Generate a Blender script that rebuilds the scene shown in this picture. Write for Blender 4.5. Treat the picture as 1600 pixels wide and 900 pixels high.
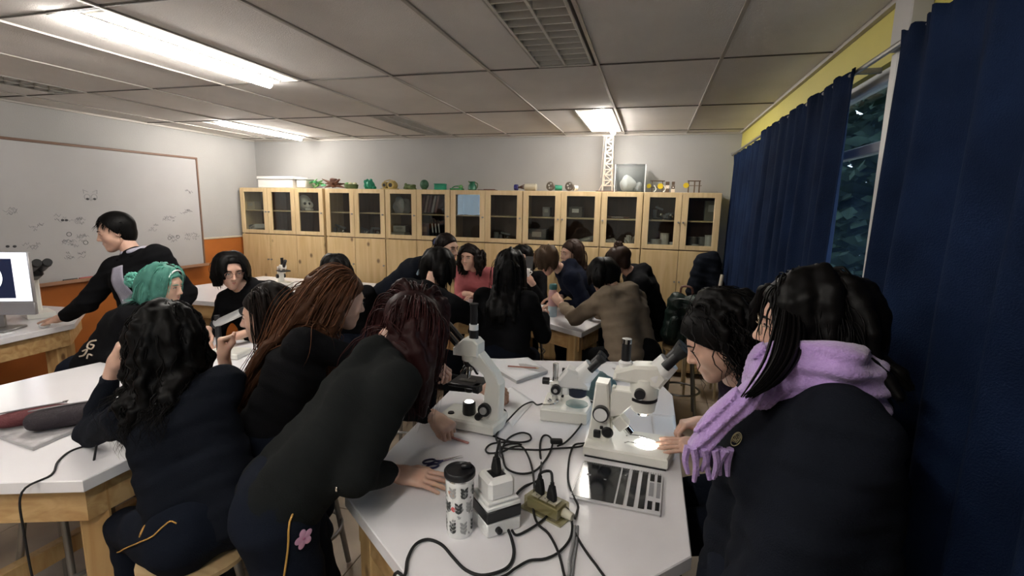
import bpy, bmesh, math, random
import numpy as np
from mathutils import Vector, Matrix
for o in list(bpy.data.objects): bpy.data.objects.remove(o)
SC = bpy.context.scene
COL = SC.collection
# ---------------- camera (solved from the room's vanishing points) ----------------
FPX, H = 784.0, 1.70
def _d(u, v): return np.array([u-800.0, 450.0-v, -FPX])
Yc = _d(1020, 324); Yc = Yc/np.linalg.norm(Yc)
Xc = -_d(-2100, 265); Xc = Xc-Xc.dot(Yc)*Yc; Xc = Xc/np.linalg.norm(Xc)
Zc = np.cross(Xc, Yc)
RW = np.array([Xc, Yc, Zc])
CAM = np.array([0, 0, H])
cd = bpy.data.cameras.new('camera'); cam = bpy.data.objects.new('camera', cd); COL.objects.link(cam)
cd.sensor_width = 36; cd.lens = 36*FPX/1600; cd.clip_start = 0.05; cd.clip_end = 100
mw = Matrix([list(RW[i])+[CAM[i]] for i in range(3)]+[[0, 0, 0, 1]])
cam.matrix_world = mw
SC.camera = cam
# ---------------- world, exposure ----------------
w = bpy.data.worlds.new('dusk'); SC.world = w; w.use_nodes = True
w.node_tree.nodes['Background'].inputs[0].default_value = (0.42, 0.52, 0.66, 1)
w.node_tree.nodes['Background'].inputs[1].default_value = 2.4
SC.view_settings.view_transform = 'Standard'; SC.view_settings.look = 'None'
SC.view_settings.gamma = 1; SC.view_settings.use_curve_mapping = False
SC.view_settings.exposure = 1.95
TUBE_POWER = 24.0
# ---------------- measuring helpers: a sight line meets a known plane ----------------
def ray(u, v): return RW @ _d(u, v)
def onz(u, v, z): r = ray(u, v); return CAM+r*(z-H)/r[2]
def ony(u, v, y): r = ray(u, v); return CAM+r*y/r[1]
def onx(u, v, x): r = ray(u, v); return CAM+r*x/r[0]
def dp(u, v, d): return CAM+ray(u, v)*d/FPX
V = lambda *a: np.array(a, float)
def nrm(a): a = np.array(a, float); return a/(np.linalg.norm(a)+1e-12)
# ---------------- materials ----------------
_m = {}
def mat(name, col, rough=0.5, metal=0.0, var=0.0, vs=8.0, bump=0.0, bs=60.0, spec=0.5, sheen=0.0, stretch=None, trans=0.0, emit=0.0, alpha=None, sss=0.0, tone=False, ior=1.45):
    if name in _m: return _m[name]
    m = bpy.data.materials.new(name); m.use_nodes = True; nt = m.node_tree; N = nt.nodes; L = nt.links
    b = N['Principled BSDF']
    b.inputs['Base Color'].default_value = (*col, 1); b.inputs['Roughness'].default_value = rough
    b.inputs['Metallic'].default_value = metal; b.inputs['Specular IOR Level'].default_value = spec
    b.inputs['IOR'].default_value = ior
    if sheen: b.inputs['Sheen Weight'].default_value = sheen; b.inputs['Sheen Roughness'].default_value = 0.5
    if trans: b.inputs['Transmission Weight'].default_value = trans
    if sss: b.inputs['Subsurface Weight'].default_value = sss; b.inputs['Subsurface Radius'].default_value = (0.02, 0.008, 0.004); b.inputs['Subsurface Scale'].default_value = 0.5
    if emit: b.inputs['Emission Color'].default_value = (*col, 1); b.inputs['Emission Strength'].default_value = emit
    if alpha is not None: b.inputs['Alpha'].default_value = alpha
    tc = N.new('ShaderNodeTexCoord'); mp = N.new('ShaderNodeMapping'); L.new(tc.outputs['Object'], mp.inputs[0])
    if stretch: mp.inputs['Scale'].default_value = stretch
    if var > 0 or tone:
        nz = N.new('ShaderNodeTexNoise'); nz.inputs['Scale'].default_value = vs; nz.inputs['Detail'].default_value = 5
        L.new(mp.outputs[0], nz.inputs['Vector'])
        mr = N.new('ShaderNodeMapRange'); mr.inputs[1].default_value = 0.3; mr.inputs[2].default_value = 0.7
        mr.inputs[3].default_value = 1-var; mr.inputs[4].default_value = 1+var; L.new(nz.outputs[0], mr.inputs[0])
        mx = N.new('ShaderNodeVectorMath'); mx.operation = 'SCALE'; mx.inputs[0].default_value = col
        L.new(mr.outputs[0], mx.inputs['Scale']); last = mx.outputs[0]
        if tone:
            at = N.new('ShaderNodeAttribute'); at.attribute_name = 'tone'
            m2 = N.new('ShaderNodeVectorMath'); m2.operation = 'SCALE'; L.new(last, m2.inputs[0]); L.new(at.outputs['Fac'], m2.inputs['Scale']); last = m2.outputs[0]
        L.new(last, b.inputs['Base Color'])
    if bump > 0:
        n2 = N.new('ShaderNodeTexNoise'); n2.inputs['Scale'].default_value = bs; n2.inputs['Detail'].default_value = 4
        L.new(mp.outputs[0], n2.inputs['Vector'])
        bp = N.new('ShaderNodeBump'); bp.inputs['Strength'].default_value = bump; bp.inputs['Distance'].default_value = 0.01
        L.new(n2.outputs[0], bp.inputs['Height']); L.new(bp.outputs[0], b.inputs['Normal'])
    _m[name] = m; return m
def wood(name, col, dark, axis='z', rough=0.45, knots=True, scale=1.0):
    if name in _m: return _m[name]
    m = bpy.data.materials.new(name); m.use_nodes = True; nt = m.node_tree; N = nt.nodes; L = nt.links; b = N['Principled BSDF']
    tc = N.new('ShaderNodeTexCoord'); oi = N.new('ShaderNodeObjectInfo'); ad = N.new('ShaderNodeVectorMath'); ad.operation = 'ADD'
    ml = N.new('ShaderNodeMath'); ml.operation = 'MULTIPLY'; ml.inputs[1].default_value = 17.0; L.new(oi.outputs['Random'], ml.inputs[0])
    L.new(tc.outputs['Object'], ad.inputs[0]); L.new(ml.outputs[0], ad.inputs[1])
    mp = N.new('ShaderNodeMapping'); s = [14*scale]*3; s['xyz'.index(axis)] = 1.1*scale; mp.inputs['Scale'].default_value = s
    L.new(ad.outputs[0], mp.inputs[0])
    nz = N.new('ShaderNodeTexNoise'); nz.inputs['Scale'].default_value = 1.3; nz.inputs['Detail'].default_value = 4; nz.inputs['Distortion'].default_value = 1.2
    L.new(mp.outputs[0], nz.inputs['Vector'])
    cr = N.new('ShaderNodeValToRGB'); e = cr.color_ramp.elements
    e[0].position = 0.3; e[0].color = (*dark, 1); e[1].position = 0.62; e[1].color = (*col, 1); L.new(nz.outputs[0], cr.inputs[0]); last = cr.outputs[0]
    if knots:
        mp2 = N.new('ShaderNodeMapping'); s2 = [5.0]*3; s2['xyz'.index(axis)] = 3.6; mp2.inputs['Scale'].default_value = s2; L.new(ad.outputs[0], mp2.inputs[0])
        vo = N.new('ShaderNodeTexVoronoi'); vo.inputs['Scale'].default_value = 1.0; L.new(mp2.outputs[0], vo.inputs['Vector'])
        c2 = N.new('ShaderNodeValToRGB'); e2 = c2.color_ramp.elements; e2[0].position = 0.06; e2[0].color = (1, 1, 1, 1); e2[1].position = 0.13; e2[1].color = (0, 0, 0, 1)
        L.new(vo.outputs['Distance'], c2.inputs[0])
        mx = N.new('ShaderNodeMix'); mx.data_type = 'RGBA'; L.new(c2.outputs[0], mx.inputs[0]); L.new(last, mx.inputs[6])
        mx.inputs[7].default_value = (dark[0]*.35, dark[1]*.3, dark[2]*.3, 1); last = mx.outputs[2]
    L.new(last, b.inputs['Base Color']); b.inputs['Roughness'].default_value = rough
    _m[name] = m; return m
# ---------------- mesh accumulator ----------------
def rotm(rx=0, ry=0, rz=0):
    cx, sx, cy, sy, cz, sz = math.cos(rx), math.sin(rx), math.cos(ry), math.sin(ry), math.cos(rz), math.sin(rz)
    return np.array([[cz, -sz, 0], [sz, cz, 0], [0, 0, 1]]) @ np.array([[cy, 0, sy], [0, 1, 0], [-sy, 0, cy]]) @ np.array([[1, 0, 0], [0, cx, -sx], [0, sx, cx]])
def frame(d):
    d = nrm(d); a = V(0, 0, 1) if abs(d[2]) < 0.9 else V(1, 0, 0)
    u = nrm(np.cross(a, d)); return u, np.cross(d, u), d
class G:
    def __init__(s): s.v = []; s.f = []
    def add(s, vs, fs):
        o = len(s.v); s.v += [tuple(map(float, p)) for p in vs]; s.f += [tuple(i+o for i in f) for f in fs]; return s
    def box(s, c, sz, R=None, b=0.0):
        c = np.array(c, float); h = np.array(sz, float)/2; R = np.eye(3) if R is None else R
        b = min(b, h.min()*0.9)
        if b <= 0:
            vs = [c+R@(h*V(x, y, z)) for x in (-1, 1) for y in (-1, 1) for z in (-1, 1)]
            return s.add(vs, [(0, 1, 3, 2), (4, 6, 7, 5), (0, 4, 5, 1), (2, 3, 7, 6), (0, 2, 6, 4), (1, 5, 7, 3)])
        idx = {}; vs = []
        for x in (-1, 1):
            for y in (-1, 1):
                for z in (-1, 1):
                    for a in range(3):
                        q = h-b; q = q.copy(); q[a] = h[a]; idx[(x, y, z, a)] = len(vs); vs.append(q*V(x, y, z))
        fs = []
        for a in range(3):
            o1, o2 = [k for k in range(3) if k != a]
            for sg in (-1, 1):
                f = []
                for p, q in ((-1, -1), (1, -1), (1, 1), (-1, 1)):
                    k = [0, 0, 0]; k[a] = sg; k[o1] = p; k[o2] = q; f.append(idx[(*k, a)])
                fs.append(f)
            for p in (-1, 1):
                for q in (-1, 1):
                    k1 = [0]*3; k1[a] = -1; k1[o1] = p; k1[o2] = q; k2 = list(k1); k2[a] = 1
                    fs.append([idx[(*k1, o1)], idx[(*k2, o1)], idx[(*k2, o2)], idx[(*k1, o2)]])
        for x in (-1, 1):
            for y in (-1, 1):
                for z in (-1, 1): fs.append([idx[(x, y, z, a)] for a in range(3)])
        out = []
        for f in fs:
            P = [vs[i] for i in f]; n = np.cross(P[1]-P[0], P[2]-P[0])
            if n.dot(sum(P)/len(P)) < 0: f = f[::-1]
            out.append(f)
        return s.add([c+R@p for p in vs], out)
    def cyl(s, a, b, r0, r1=None, n=16, caps=True, ch=0.0):
        a = np.array(a, float); b = np.array(b, float); r1 = r0 if r1 is None else r1
        L = np.linalg.norm(b-a)
        pr = [(0, r0), (L, r1)] if ch <= 0 else [(0, r0-ch), (ch, r0), (L-ch, r1), (L, r1-ch)]
        return s.lathe(pr, n, a, b-a, caps)
    def lathe(s, prof, n=20, o=(0, 0, 0), d=(0, 0, 1), caps=True):
        u, w_, d = frame(d); o = np.array(o, float); vs = []; fs = []
        for z, r in prof:
            for k in range(n):
                t = 2*math.pi*k/n; vs.append(o+d*z+(u*math.cos(t)+w_*math.sin(t))*r)
        for j in range(len(prof)-1):
            for k in range(n):
                k2 = (k+1) % n; fs.append((j*n+k, j*n+k2, (j+1)*n+k2, (j+1)*n+k))
        if caps:
            fs.append(tuple(range(n))[::-1]); fs.append(tuple((len(prof)-1)*n+k for k in range(n)))
        return s.add(vs, fs)
    def prism(s, poly, t0, t1, o=(0, 0, 0), ax=((1, 0, 0), (0, 1, 0), (0, 0, 1)), b=0.0):
        o = np.array(o, float); X, Y, Z = [np.array(q, float) for q in ax]; n = len(poly)
        def inset(bb):
            P = [np.array(p, float) for p in poly]; A = sum(P[i][0]*P[(i+1) % n][1]-P[(i+1) % n][0]*P[i][1] for i in range(n)); sg = 1 if A > 0 else -1; out = []
            for i in range(n):
                e1 = nrm(P[i]-P[i-1]); e2 = nrm(P[(i+1) % n]-P[i]); n1 = V(-e1[1], e1[0])*sg; n2 = V(-e2[1], e2[0])*sg
                out.append(P[i]+(n1+n2)*bb/(1+n1.dot(n2)))
            return out
        if b > 0: rings = [(inset(b), t0), (poly, t0+b), (poly, t1-b), (inset(b), t1)]
        else: rings = [(poly, t0), (poly, t1)]
        vs = [o+X*p[0]+Y*p[1]+Z*t for P, t in rings for p in P]; fs = []
        A = sum(poly[i][0]*poly[(i+1) % n][1]-poly[(i+1) % n][0]*poly[i][1] for i in range(n)); fl = (A > 0) == (np.cross(X, Y).dot(Z) > 0)
        for j in range(len(rings)-1):
            for i in range(n):
                f = (j*n+i, j*n+(i+1) % n, (j+1)*n+(i+1) % n, (j+1)*n+i); fs.append(f if fl else f[::-1])
        f0 = tuple(range(n)); f1 = tuple((len(rings)-1)*n+i for i in range(n)); fs += [f0[::-1], f1] if fl else [f0, f1[::-1]]
        return s.add(vs, fs)
    def tube(s, pts, r, n=8, sm=0, closed=False):
        P = [np.array(p, float) for p in pts]
        if sm: P = spline(P, sm, closed)
        m = len(P); rr = r if hasattr(r, '__len__') else [r]*m
        if len(rr) != m: rr = np.interp(np.linspace(0, 1, m), np.linspace(0, 1, len(rr)), rr)
        vs = []; fs = []; u = None
        for i in range(m):
            t = nrm(P[(i+1) % m]-P[i-1]) if closed else nrm(P[min(i+1, m-1)]-P[max(i-1, 0)])
            if u is None: u = frame(t)[0]
            u = u-t*u.dot(t); u = nrm(u); w_ = np.cross(t, u)
            for k in range(n):
                a = 2*math.pi*k/n; vs.append(P[i]+(u*math.cos(a)+w_*math.sin(a))*rr[i])
        for i in range(m if closed else m-1):
            j = (i+1) % m
            for k in range(n):
                k2 = (k+1) % n; fs.append((i*n+k, i*n+k2, j*n+k2, j*n+k))
        if not closed: fs.append(tuple(range(n))[::-1]); fs.append(tuple((m-1)*n+k for k in range(n)))
        return s.add(vs, fs)
    def ball(s, c, r, n=14, R=None):
        r = V(r, r, r) if not hasattr(r, '__len__') else np.array(r, float); c = np.array(c, float); R = np.eye(3) if R is None else R
        m = n//2+1; vs = []; fs = []
        for j in range(m+1):
            a = math.pi*j/m
            for k in range(n):
                t = 2*math.pi*k/n; vs.append(c+R@(r*V(math.sin(a)*math.cos(t), math.sin(a)*math.sin(t), math.cos(a))))
        for j in range(m):
            for k in range(n):
                k2 = (k+1) % n; f = [(j)*n+k, (j+1)*n+k, (j+1)*n+k2, j*n+k2]
                if j == 0: f = [k, (1)*n+k, n+k2]
                if j == m-1: f = [j*n+k, (j+1)*n+k, j*n+k2]
                fs.append(f)
        return s.add(vs, fs)
    def build(s, name, m, parent=None, smooth=True, ang=40, mod=None):
        me = bpy.data.meshes.new(name); me.from_pydata(s.v, [], s.f); me.update()
        if smooth:
            me.shade_smooth(); me.set_sharp_from_angle(angle=math.radians(ang))
        me.materials.append(m)
        o = bpy.data.objects.new(name, me); COL.objects.link(o)
        if parent is not None: o.parent = parent
        return o
def spline(P, sub, closed=False):
    out = []; m = len(P); rng = range(m) if closed else range(m-1)
    for i in rng:
        p0 = P[(i-1) % m] if closed or i > 0 else 2*P[0]-P[1]; p1 = P[i]; p2 = P[(i+1) % m]
        p3 = P[(i+2) % m] if closed or i+2 < m else 2*P[m-1]-P[m-2]
        for k in range(sub):
            t = k/sub; out.append(0.5*((2*p1)+(-p0+p2)*t+(2*p0-5*p1+4*p2-p3)*t*t+(-p0+3*p1-3*p2+p3)*t**3))
    if not closed: out.append(P[-1])
    return out
def thing(name, label, cat, loc=(0, 0, 0), rz=0.0, group=None):
    o = bpy.data.objects.new(name, None); o.empty_display_size = 0.05; COL.objects.link(o)
    o.location = loc; o.rotation_euler = (0, 0, rz); o['label'] = label; o['category'] = cat
    if group: o['group'] = group
    return o
def tag(o, label, cat, group=None, loc=None, rz=0.0):
    o['label'] = label; o['category'] = cat
    if group: o['group'] = group
    if loc is not None: o.location = loc; o.rotation_euler = (0, 0, rz)
    return o
def struct(o): o['kind'] = 'structure'; return o
def stuff(o): o['kind'] = 'stuff'; return o
rnd = random.Random(7)
# ---------------- palette ----------------
M_wall = mat('wall_paint', (0.345, 0.34, 0.33), 0.7, var=0.04, vs=2, bump=0.15, bs=120)
M_yel = mat('yellow_paint', (0.50, 0.44, 0.10), 0.65, var=0.06, vs=2, bump=0.1, bs=90)
M_org = mat('orange_paint', (0.38, 0.115, 0.02), 0.5, var=0.12, vs=2)
M_ceil = mat('ceiling_panel_fibre', (0.68, 0.65, 0.62), 0.9, var=0.07, vs=2.2, bump=0.3, bs=200)
M_grid = mat('ceiling_grid_metal', (0.40, 0.37, 0.34), 0.5, 0.2)
M_seam = mat('ceiling_void', (0.03, 0.028, 0.025), 0.9)
M_floor = mat('floor_tile', (0.42, 0.34, 0.26), 0.4, var=0.15, vs=4)
M_pine = wood('pine', (0.62, 0.42, 0.20), (0.44, 0.25, 0.09))
M_pinex = wood('pine_rail', (0.60, 0.40, 0.19), (0.42, 0.24, 0.09), 'x')
M_piney = wood('pine_rail_deep', (0.60, 0.40, 0.19), (0.42, 0.24, 0.09), 'y')
M_cab = wood('cabinet_pine', (0.66, 0.49, 0.26), (0.55, 0.38, 0.18))
M_cabf = wood('cabinet_frame_pine', (0.68, 0.52, 0.30), (0.58, 0.42, 0.22), knots=False)
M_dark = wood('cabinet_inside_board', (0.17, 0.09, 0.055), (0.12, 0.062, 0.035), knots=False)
M_top = mat('white_laminate', (0.84, 0.83, 0.86), 0.22, var=0.02, vs=3)
M_edge = mat('white_edge_band', (0.62, 0.60, 0.60), 0.4)
M_white = mat('white_enamel', (0.84, 0.83, 0.77), 0.3)
M_wplas = mat('white_plastic', (0.86, 0.86, 0.85), 0.35)
M_blk = mat('black_plastic', (0.012, 0.012, 0.014), 0.4)
M_rub = mat('black_rubber', (0.01, 0.01, 0.011), 0.65)
M_chr = mat('chrome', (0.7, 0.7, 0.7), 0.15, 1.0)
M_steel = mat('painted_steel', (0.30, 0.29, 0.28), 0.35, 0.7)
M_paper = mat('paper', (0.84, 0.84, 0.86), 0.8, var=0.03, vs=3)
M_pgs = mat('page_edges', (0.45, 0.44, 0.44), 0.8)
M_cloth = mat('curtain_cotton', (0.0068, 0.0145, 0.040), 0.95, var=0.3, vs=5, bump=0.4, bs=250, spec=.1)
M_glass = mat('clear_glass', (0.9, 0.93, 0.92), 0.02, trans=1.0, ior=1.15)
def thin_glass(name, tint, refl=0.01, rough=0.02):
    m = bpy.data.materials.new(name); m.use_nodes = True; N = m.node_tree.nodes; L = m.node_tree.links
    for n in list(N): N.remove(n)
    o = N.new('ShaderNodeOutputMaterial'); t = N.new('ShaderNodeBsdfTransparent'); t.inputs[0].default_value = (*tint, 1)
    g = N.new('ShaderNodeBsdfGlossy'); g.inputs['Roughness'].default_value = rough
    f = N.new('ShaderNodeFresnel'); ge = N.new('ShaderNodeNewGeometry'); io = N.new('ShaderNodeMath'); io.operation = 'MULTIPLY_ADD'; io.inputs[1].default_value = -.8333; io.inputs[2].default_value = 1.5; L.new(ge.outputs['Backfacing'], io.inputs[0]); L.new(io.outputs[0], f.inputs[0])
    a = N.new('ShaderNodeMath'); a.operation = 'MULTIPLY_ADD'; a.inputs[1].default_value = 1.1; a.inputs[2].default_value = refl; L.new(f.outputs[0], a.inputs[0])
    mx = N.new('ShaderNodeMixShader'); L.new(a.outputs[0], mx.inputs[0]); L.new(t.outputs[0], mx.inputs[1]); L.new(g.outputs[0], mx.inputs[2]); L.new(mx.outputs[0], o.inputs[0])
    return m
M_pane = thin_glass('pane_glass', (0.82, 0.84, 0.82))
M_clearpl = thin_glass('clear_plastic', (0.85, 0.87, 0.87), 0.03, 0.15)
M_amber = thin_glass('tinted_plastic', (0.78, 0.75, 0.60), 0.05, 0.12)
M_tube = mat('lit_tube', (1.0, 0.95, 0.88), 0.4, emit=TUBE_POWER)
M_lamp = mat('stage_lamp', (1.0, 0.97, 0.9), 0.4, emit=3.0)
# ================= room shell =================
XL, XR, YB, YR, ZC = -4.95, 0.80, 5.50, -1.9, 2.44
struct(G().box(((XL+XR)/2, (YB+YR)/2, -0.06), (XR-XL+.4, YB-YR+.4, 0.08)).build('floor', mat('floor_grout', (0.2, 0.16, 0.12), 0.8)))
fl = bpy.data.objects['floor']
T = 0.46; tm = None
for i in range(13):
    for j in range(17):
        x0 = XL+i*T; y0 = YR+j*T; wx = min(T, XR-x0); wy = min(T, YB-y0)
        if wx < .02 or wy < .02: continue
        if tm is None or wx < T-.001 or wy < T-.001:
            o = G().box((0, 0, 0), (wx-.004, wy-.004, .02), b=.002).build('floor_tile', M_floor, fl, smooth=False)
            if wx > T-.001 and wy > T-.001: tm = o.data
        else:
            o = bpy.data.objects.new('floor_tile', tm); COL.objects.link(o); o.parent = fl
        o.location = (x0+wx/2, y0+wy/2, -0.01)
struct(G().box(((XL+XR)/2, YB+.06, 1.3), (XR-XL+.24, .12, 2.7)).build('wall_back', M_wall))
struct(G().box((XL-.06, (YB+YR)/2, 1.3), (.12, YB-YR, 2.7)).build('wall_left', M_wall))
# right wall with window opening
g = G(); WY0, WY1, WZ0, WZ1 = -1.4, 5.05, 0.9, 2.24
g.box((XR+.06, (YB+YR)/2, WZ0/2-.02), (.12, YB-YR, WZ0+.04)); g.box((XR+.06, (YB+YR)/2, (WZ1+2.65)/2), (.12, YB-YR, 2.65-WZ1))
g.box((XR+.06, (WY1+YB)/2, (WZ0+WZ1)/2), (.12, YB-WY1, WZ1-WZ0)); g.box((XR+.06, (WY0+YR)/2, (WZ0+WZ1)/2), (.12, WY0-YR, WZ1-WZ0))
struct(g.build('wall_right', M_yel, smooth=False))
# rear wall with a daylight window (it shows as a reflection in the cabinet glass)
g = G(); RX0, RX1, RZ0, RZ1 = -4.90, -4.20, 1.37, 2.12
g.box(((XL+XR)/2, YR-.06, RZ0/2-.02), (XR-XL+.24, .12, RZ0+.04)); g.box(((XL+XR)/2, YR-.06, (RZ1+2.65)/2), (XR-XL+.24, .12, 2.65-RZ1))
g.box(((XL-.12+RX0)/2, YR-.06, (RZ0+RZ1)/2), (RX0-XL+.12, .12, RZ1-RZ0)); g.box(((XR+.12+RX1)/2, YR-.06, (RZ0+RZ1)/2), (XR+.12-RX1, .12, RZ1-RZ0))
struct(g.build('wall_rear', M_wall, smooth=False))
def win(name, x, y0, y1, z0, z1, muls, along='y', trans=None):
    g = G(); fr = .05; M_f = mat('window_frame_white', (0.55, 0.56, 0.58), 0.4)
    def bx(c0, c1, z_0, z_1, t=.05):
        c = ((x, (c0+c1)/2, (z_0+z_1)/2), (t, c1-c0, z_1-z_0)) if along == 'y' else (((c0+c1)/2, x, (z_0+z_1)/2), (c1-c0, t, z_1-z_0))
        return c
    for a in ((y0, y1, z0, z0+fr), (y0, y1, z1-fr, z1), (y0, y0+fr, z0, z1), (y1-fr, y1, z0, z1)): g.box(*bx(*a), b=.004)
    r = struct(g.build(name, M_f, smooth=False))
    for m_ in muls: G().box(*bx(m_-.025, m_+.025, z0+fr, z1-fr), b=.004).build('mullion', M_f, r, smooth=False)
    if trans: G().box(*bx(y0+fr, y1-fr, trans-.02, trans+.02, .045), b=.004).build('transom', M_f, r, smooth=False)
    ed = [y0+fr]+sorted(muls)+[y1-fr]
    for a, b in zip(ed[:-1], ed[1:]): G().box(*bx(a+.02, b-.02, z0+fr-.01, z1-fr+.01, .005)).build('window_pane', M_pane, r, smooth=False)
    return r
win('window_1', XR+.05, WY0, WY1, WZ0, WZ1, [-.5, .6, 1.35, 2.04, 3.0, 3.9], trans=1.95)
win('window_2', YR-.05, RX0, RX1, RZ0, RZ1, [], 'x')
# white post between the window bays, and its strip beside the curtain gap
struct(G().box((XR-.03, 2.02, (2.23+ZC)/2), (.06, .13, ZC-2.23), b=.004).build('trim_1', mat('post_paint', (0.36, 0.35, 0.34), .5), smooth=False))
struct(G().box((XR-.045, 2.035, 1.56), (.03, .05, 1.32), b=.004).build('trim_2', mat('window_post_paint', (0.50, 0.49, 0.47), .5), smooth=False))
# painted dado on the left wall
struct(G().box((XL+.006, (YB+YR)/2, .65), (.012, YB-YR, 1.2), b=.002).build('trim_3', M_org, smooth=False))
struct(G().box((XL+.012, (YB+YR)/2, 1.25), (.02, YB-YR, .02), b=.002).build('trim_4', mat('dado_rail', (0.5, 0.42, 0.32), .5), smooth=False))
struct(G().box((XL+.015, (YB+YR)/2, .0), (.02, YB-YR, .1), b=.003).build('baseboard_left', mat('dark_skirting', (0.08, 0.04, 0.025), .5), smooth=False))
# ---- ceiling: slab, panels, grid ----
struct(G().box(((XL+XR)/2, (YB+YR)/2, 2.70), (XR-XL+.24, YB-YR+.24, .1)).build('ceiling', M_seam))
ce = bpy.data.objects['ceiling']
xl = [XR]+[.285-.61*k for k in range(9)]+[XL]; yl = [YR]+[-.82+1.22*k for k in range(6)]+[YB]
FX = [(-2.465, 1.62, 'l'), (-4.29, 4.06, 'r'), (-.65, 4.06, 'r'), (-2.465, 4.06, None), (-.65, 1.62, None), (-4.29, 1.62, None), (-.65, -.82, 'l'), (-2.465, -.82, 'r')]  # last two: unseen lights added behind the camera to brighten the front table
pc = {}
def panel(x0, x1, y0, y1):
    k = (round(x1-x0, 3), round(y1-y0, 3))
    if k[0] < .03 or k[1] < .03: return
    if k not in pc:
        o = G().box((0, 0, 0), (k[0]-.009, k[1]-.009, .015), b=.003).build('ceiling_panel', M_ceil, ce, smooth=False); pc[k] = o.data
    else:
        o = bpy.data.objects.new('ceiling_panel', pc[k]); COL.objects.link(o); o.parent = ce
    o.location = ((x0+x1)/2, (y0+y1)/2, ZC+.012+rnd.uniform(-.001, .001)); o.rotation_euler = (rnd.uniform(-.002, .002), rnd.uniform(-.004, .004), 0)
for a, b in zip(xl[1:], xl[:-1]):
    for c, d in zip(yl[:-1], yl[1:]):
        fx = [f for f in FX if a-.01 <= f[0] < b and abs(f[1]-c) < .05]
        if fx:
            panel(a, fx[0][0], c, d)
            if b-(fx[0][0]+.305) > .03: panel(fx[0][0]+.305, b, c, d)
        else: panel(a, b, c, d)
for x in xl[1:-1]: G().box((x, (YB+YR)/2, ZC-.001), (.016, YB-YR, .006)).box((x, (YB+YR)/2, ZC+.02), (.003, YB-YR, .04)).build('grid_bar', M_grid, ce, smooth=False)
for y in yl[1:-1]: G().box(((XL+XR)/2, y, ZC+.001), (XR-XL, .007, .006)).build('grid_bar', mat('grid_bar_dark', (0.10, 0.09, 0.08), .6), ce, smooth=False)  # crosswise bars are coloured darker than the lengthwise ones
G().box((XR-.012, (YB+YR)/2, ZC-.005), (.022, YB-YR, .02)).build('edge_angle', M_grid, ce, smooth=False)
G().box((XL+.012, (YB+YR)/2, ZC-.005), (.022, YB-YR, .02)).build('edge_angle', M_grid, ce, smooth=False)
G().box(((XL+XR)/2, YB-.012, ZC-.005), (XR-XL, .022, .02)).build('edge_angle', M_grid, ce, smooth=False)
# ---- recessed light fittings ----
FL = {0: 'long lit ceiling light with louvre, nearest on the left side', 1: 'lit ceiling light strip near the far left corner', 2: 'short-looking lit ceiling light above the wooden truss tower',
      3: 'unlit louvred ceiling light near the back wall in the middle', 4: 'large unlit louvred ceiling light at the top centre', 5: 'unlit ceiling light at the far left edge above the whiteboard',
      6: 'unseen lit ceiling light added overhead behind the viewer for the front table', 7: 'unseen lit ceiling light added behind the viewer to the left for the front table'}
M_louv = mat('louvre_blade', (0.62, 0.60, 0.56), .45); M_tray = mat('fitting_tray', (0.45, 0.43, 0.40), .5)
for i, (x0, y0, lit) in enumerate(FX):
    r = thing('ceiling_light', FL[i], 'ceiling light', (x0+.1525, y0+.61, ZC+.002))
    W, Ln = .295, 1.2; g = G(); g.box((0, 0, .09), (W, Ln, .004))
    for s_ in (-1, 1): g.box((s_*W/2, 0, .045), (.004, Ln, .094)); g.box((0, s_*Ln/2, .045), (W, .004, .094))
    g.build('tray', M_tray, r, smooth=False)
    g = G()
    for s_ in (-1, 0, 1): g.box((s_*(W/2-.006), 0, .0), (.012, Ln, .008))
    for s_ in (-1, 1): g.box((0, s_*(Ln/2-.006), .0), (W, .012, .008))
    g.build('rim', M_louv, r, smooth=False)
    for s_ in (-1, 1):
        on = (lit == 'l' and s_ < 0) or (lit == 'r' and s_ > 0)
        cx = s_*W/4
        if not on:
            for k in range(14):
                G().box((cx, -Ln/2+(k+.5)*Ln/14, .016), (W/2-.012, .012, .034), rotm(.12, 0, 0)).build('louvre_blade', M_louv, r, smooth=False)
            G().cyl((cx, -Ln/2+.03, .06), (cx, Ln/2-.03, .06), .013, n=10).build('fluorescent_tube', mat('dead_tube', (.55, .54, .52), .4), r)
        else:
            G().cyl((cx, -Ln/2+.02, -.020), (cx, Ln/2-.02, -.020), .022, n=14).build('fluorescent_tube', M_tube, r)
            G().box((cx, 0, .05), (W/2-.03, Ln-.02, .01)).build('reflector', M_wplas, r, smooth=False)
# ================= outside: hedge seen through the curtain gap =================
g = G(); M_leaf = mat('hedge_leaf', (0.020, 0.034, 0.026), .95, var=.5, vs=3, spec=.03)
for k in range(9000):
    c = V(rnd.uniform(1.9, 2.9), rnd.uniform(3.5, 12.5), rnd.uniform(.0, 4.2)); u, w_, d_ = frame(V(rnd.uniform(-1, .2), rnd.uniform(-1, .5), rnd.uniform(-.3, 1)))
    s_ = rnd.uniform(.07, .17); g.add([c-u*s_, c-w_*s_*.5, c+u*s_, c+w_*s_*.5], [(0, 1, 2, 3)])
o = stuff(g.build('hedge', M_leaf, smooth=False)); tag(o, 'leafy green hedge outside the window, seen through the curtain gap', 'hedge')
g = G(); g.box((6, 2, -.35), (10, 30, .2)); o = struct(g.build('ground_outside', mat('ground_outside', (0.09, 0.08, 0.06), .9, var=.3)))
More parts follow.
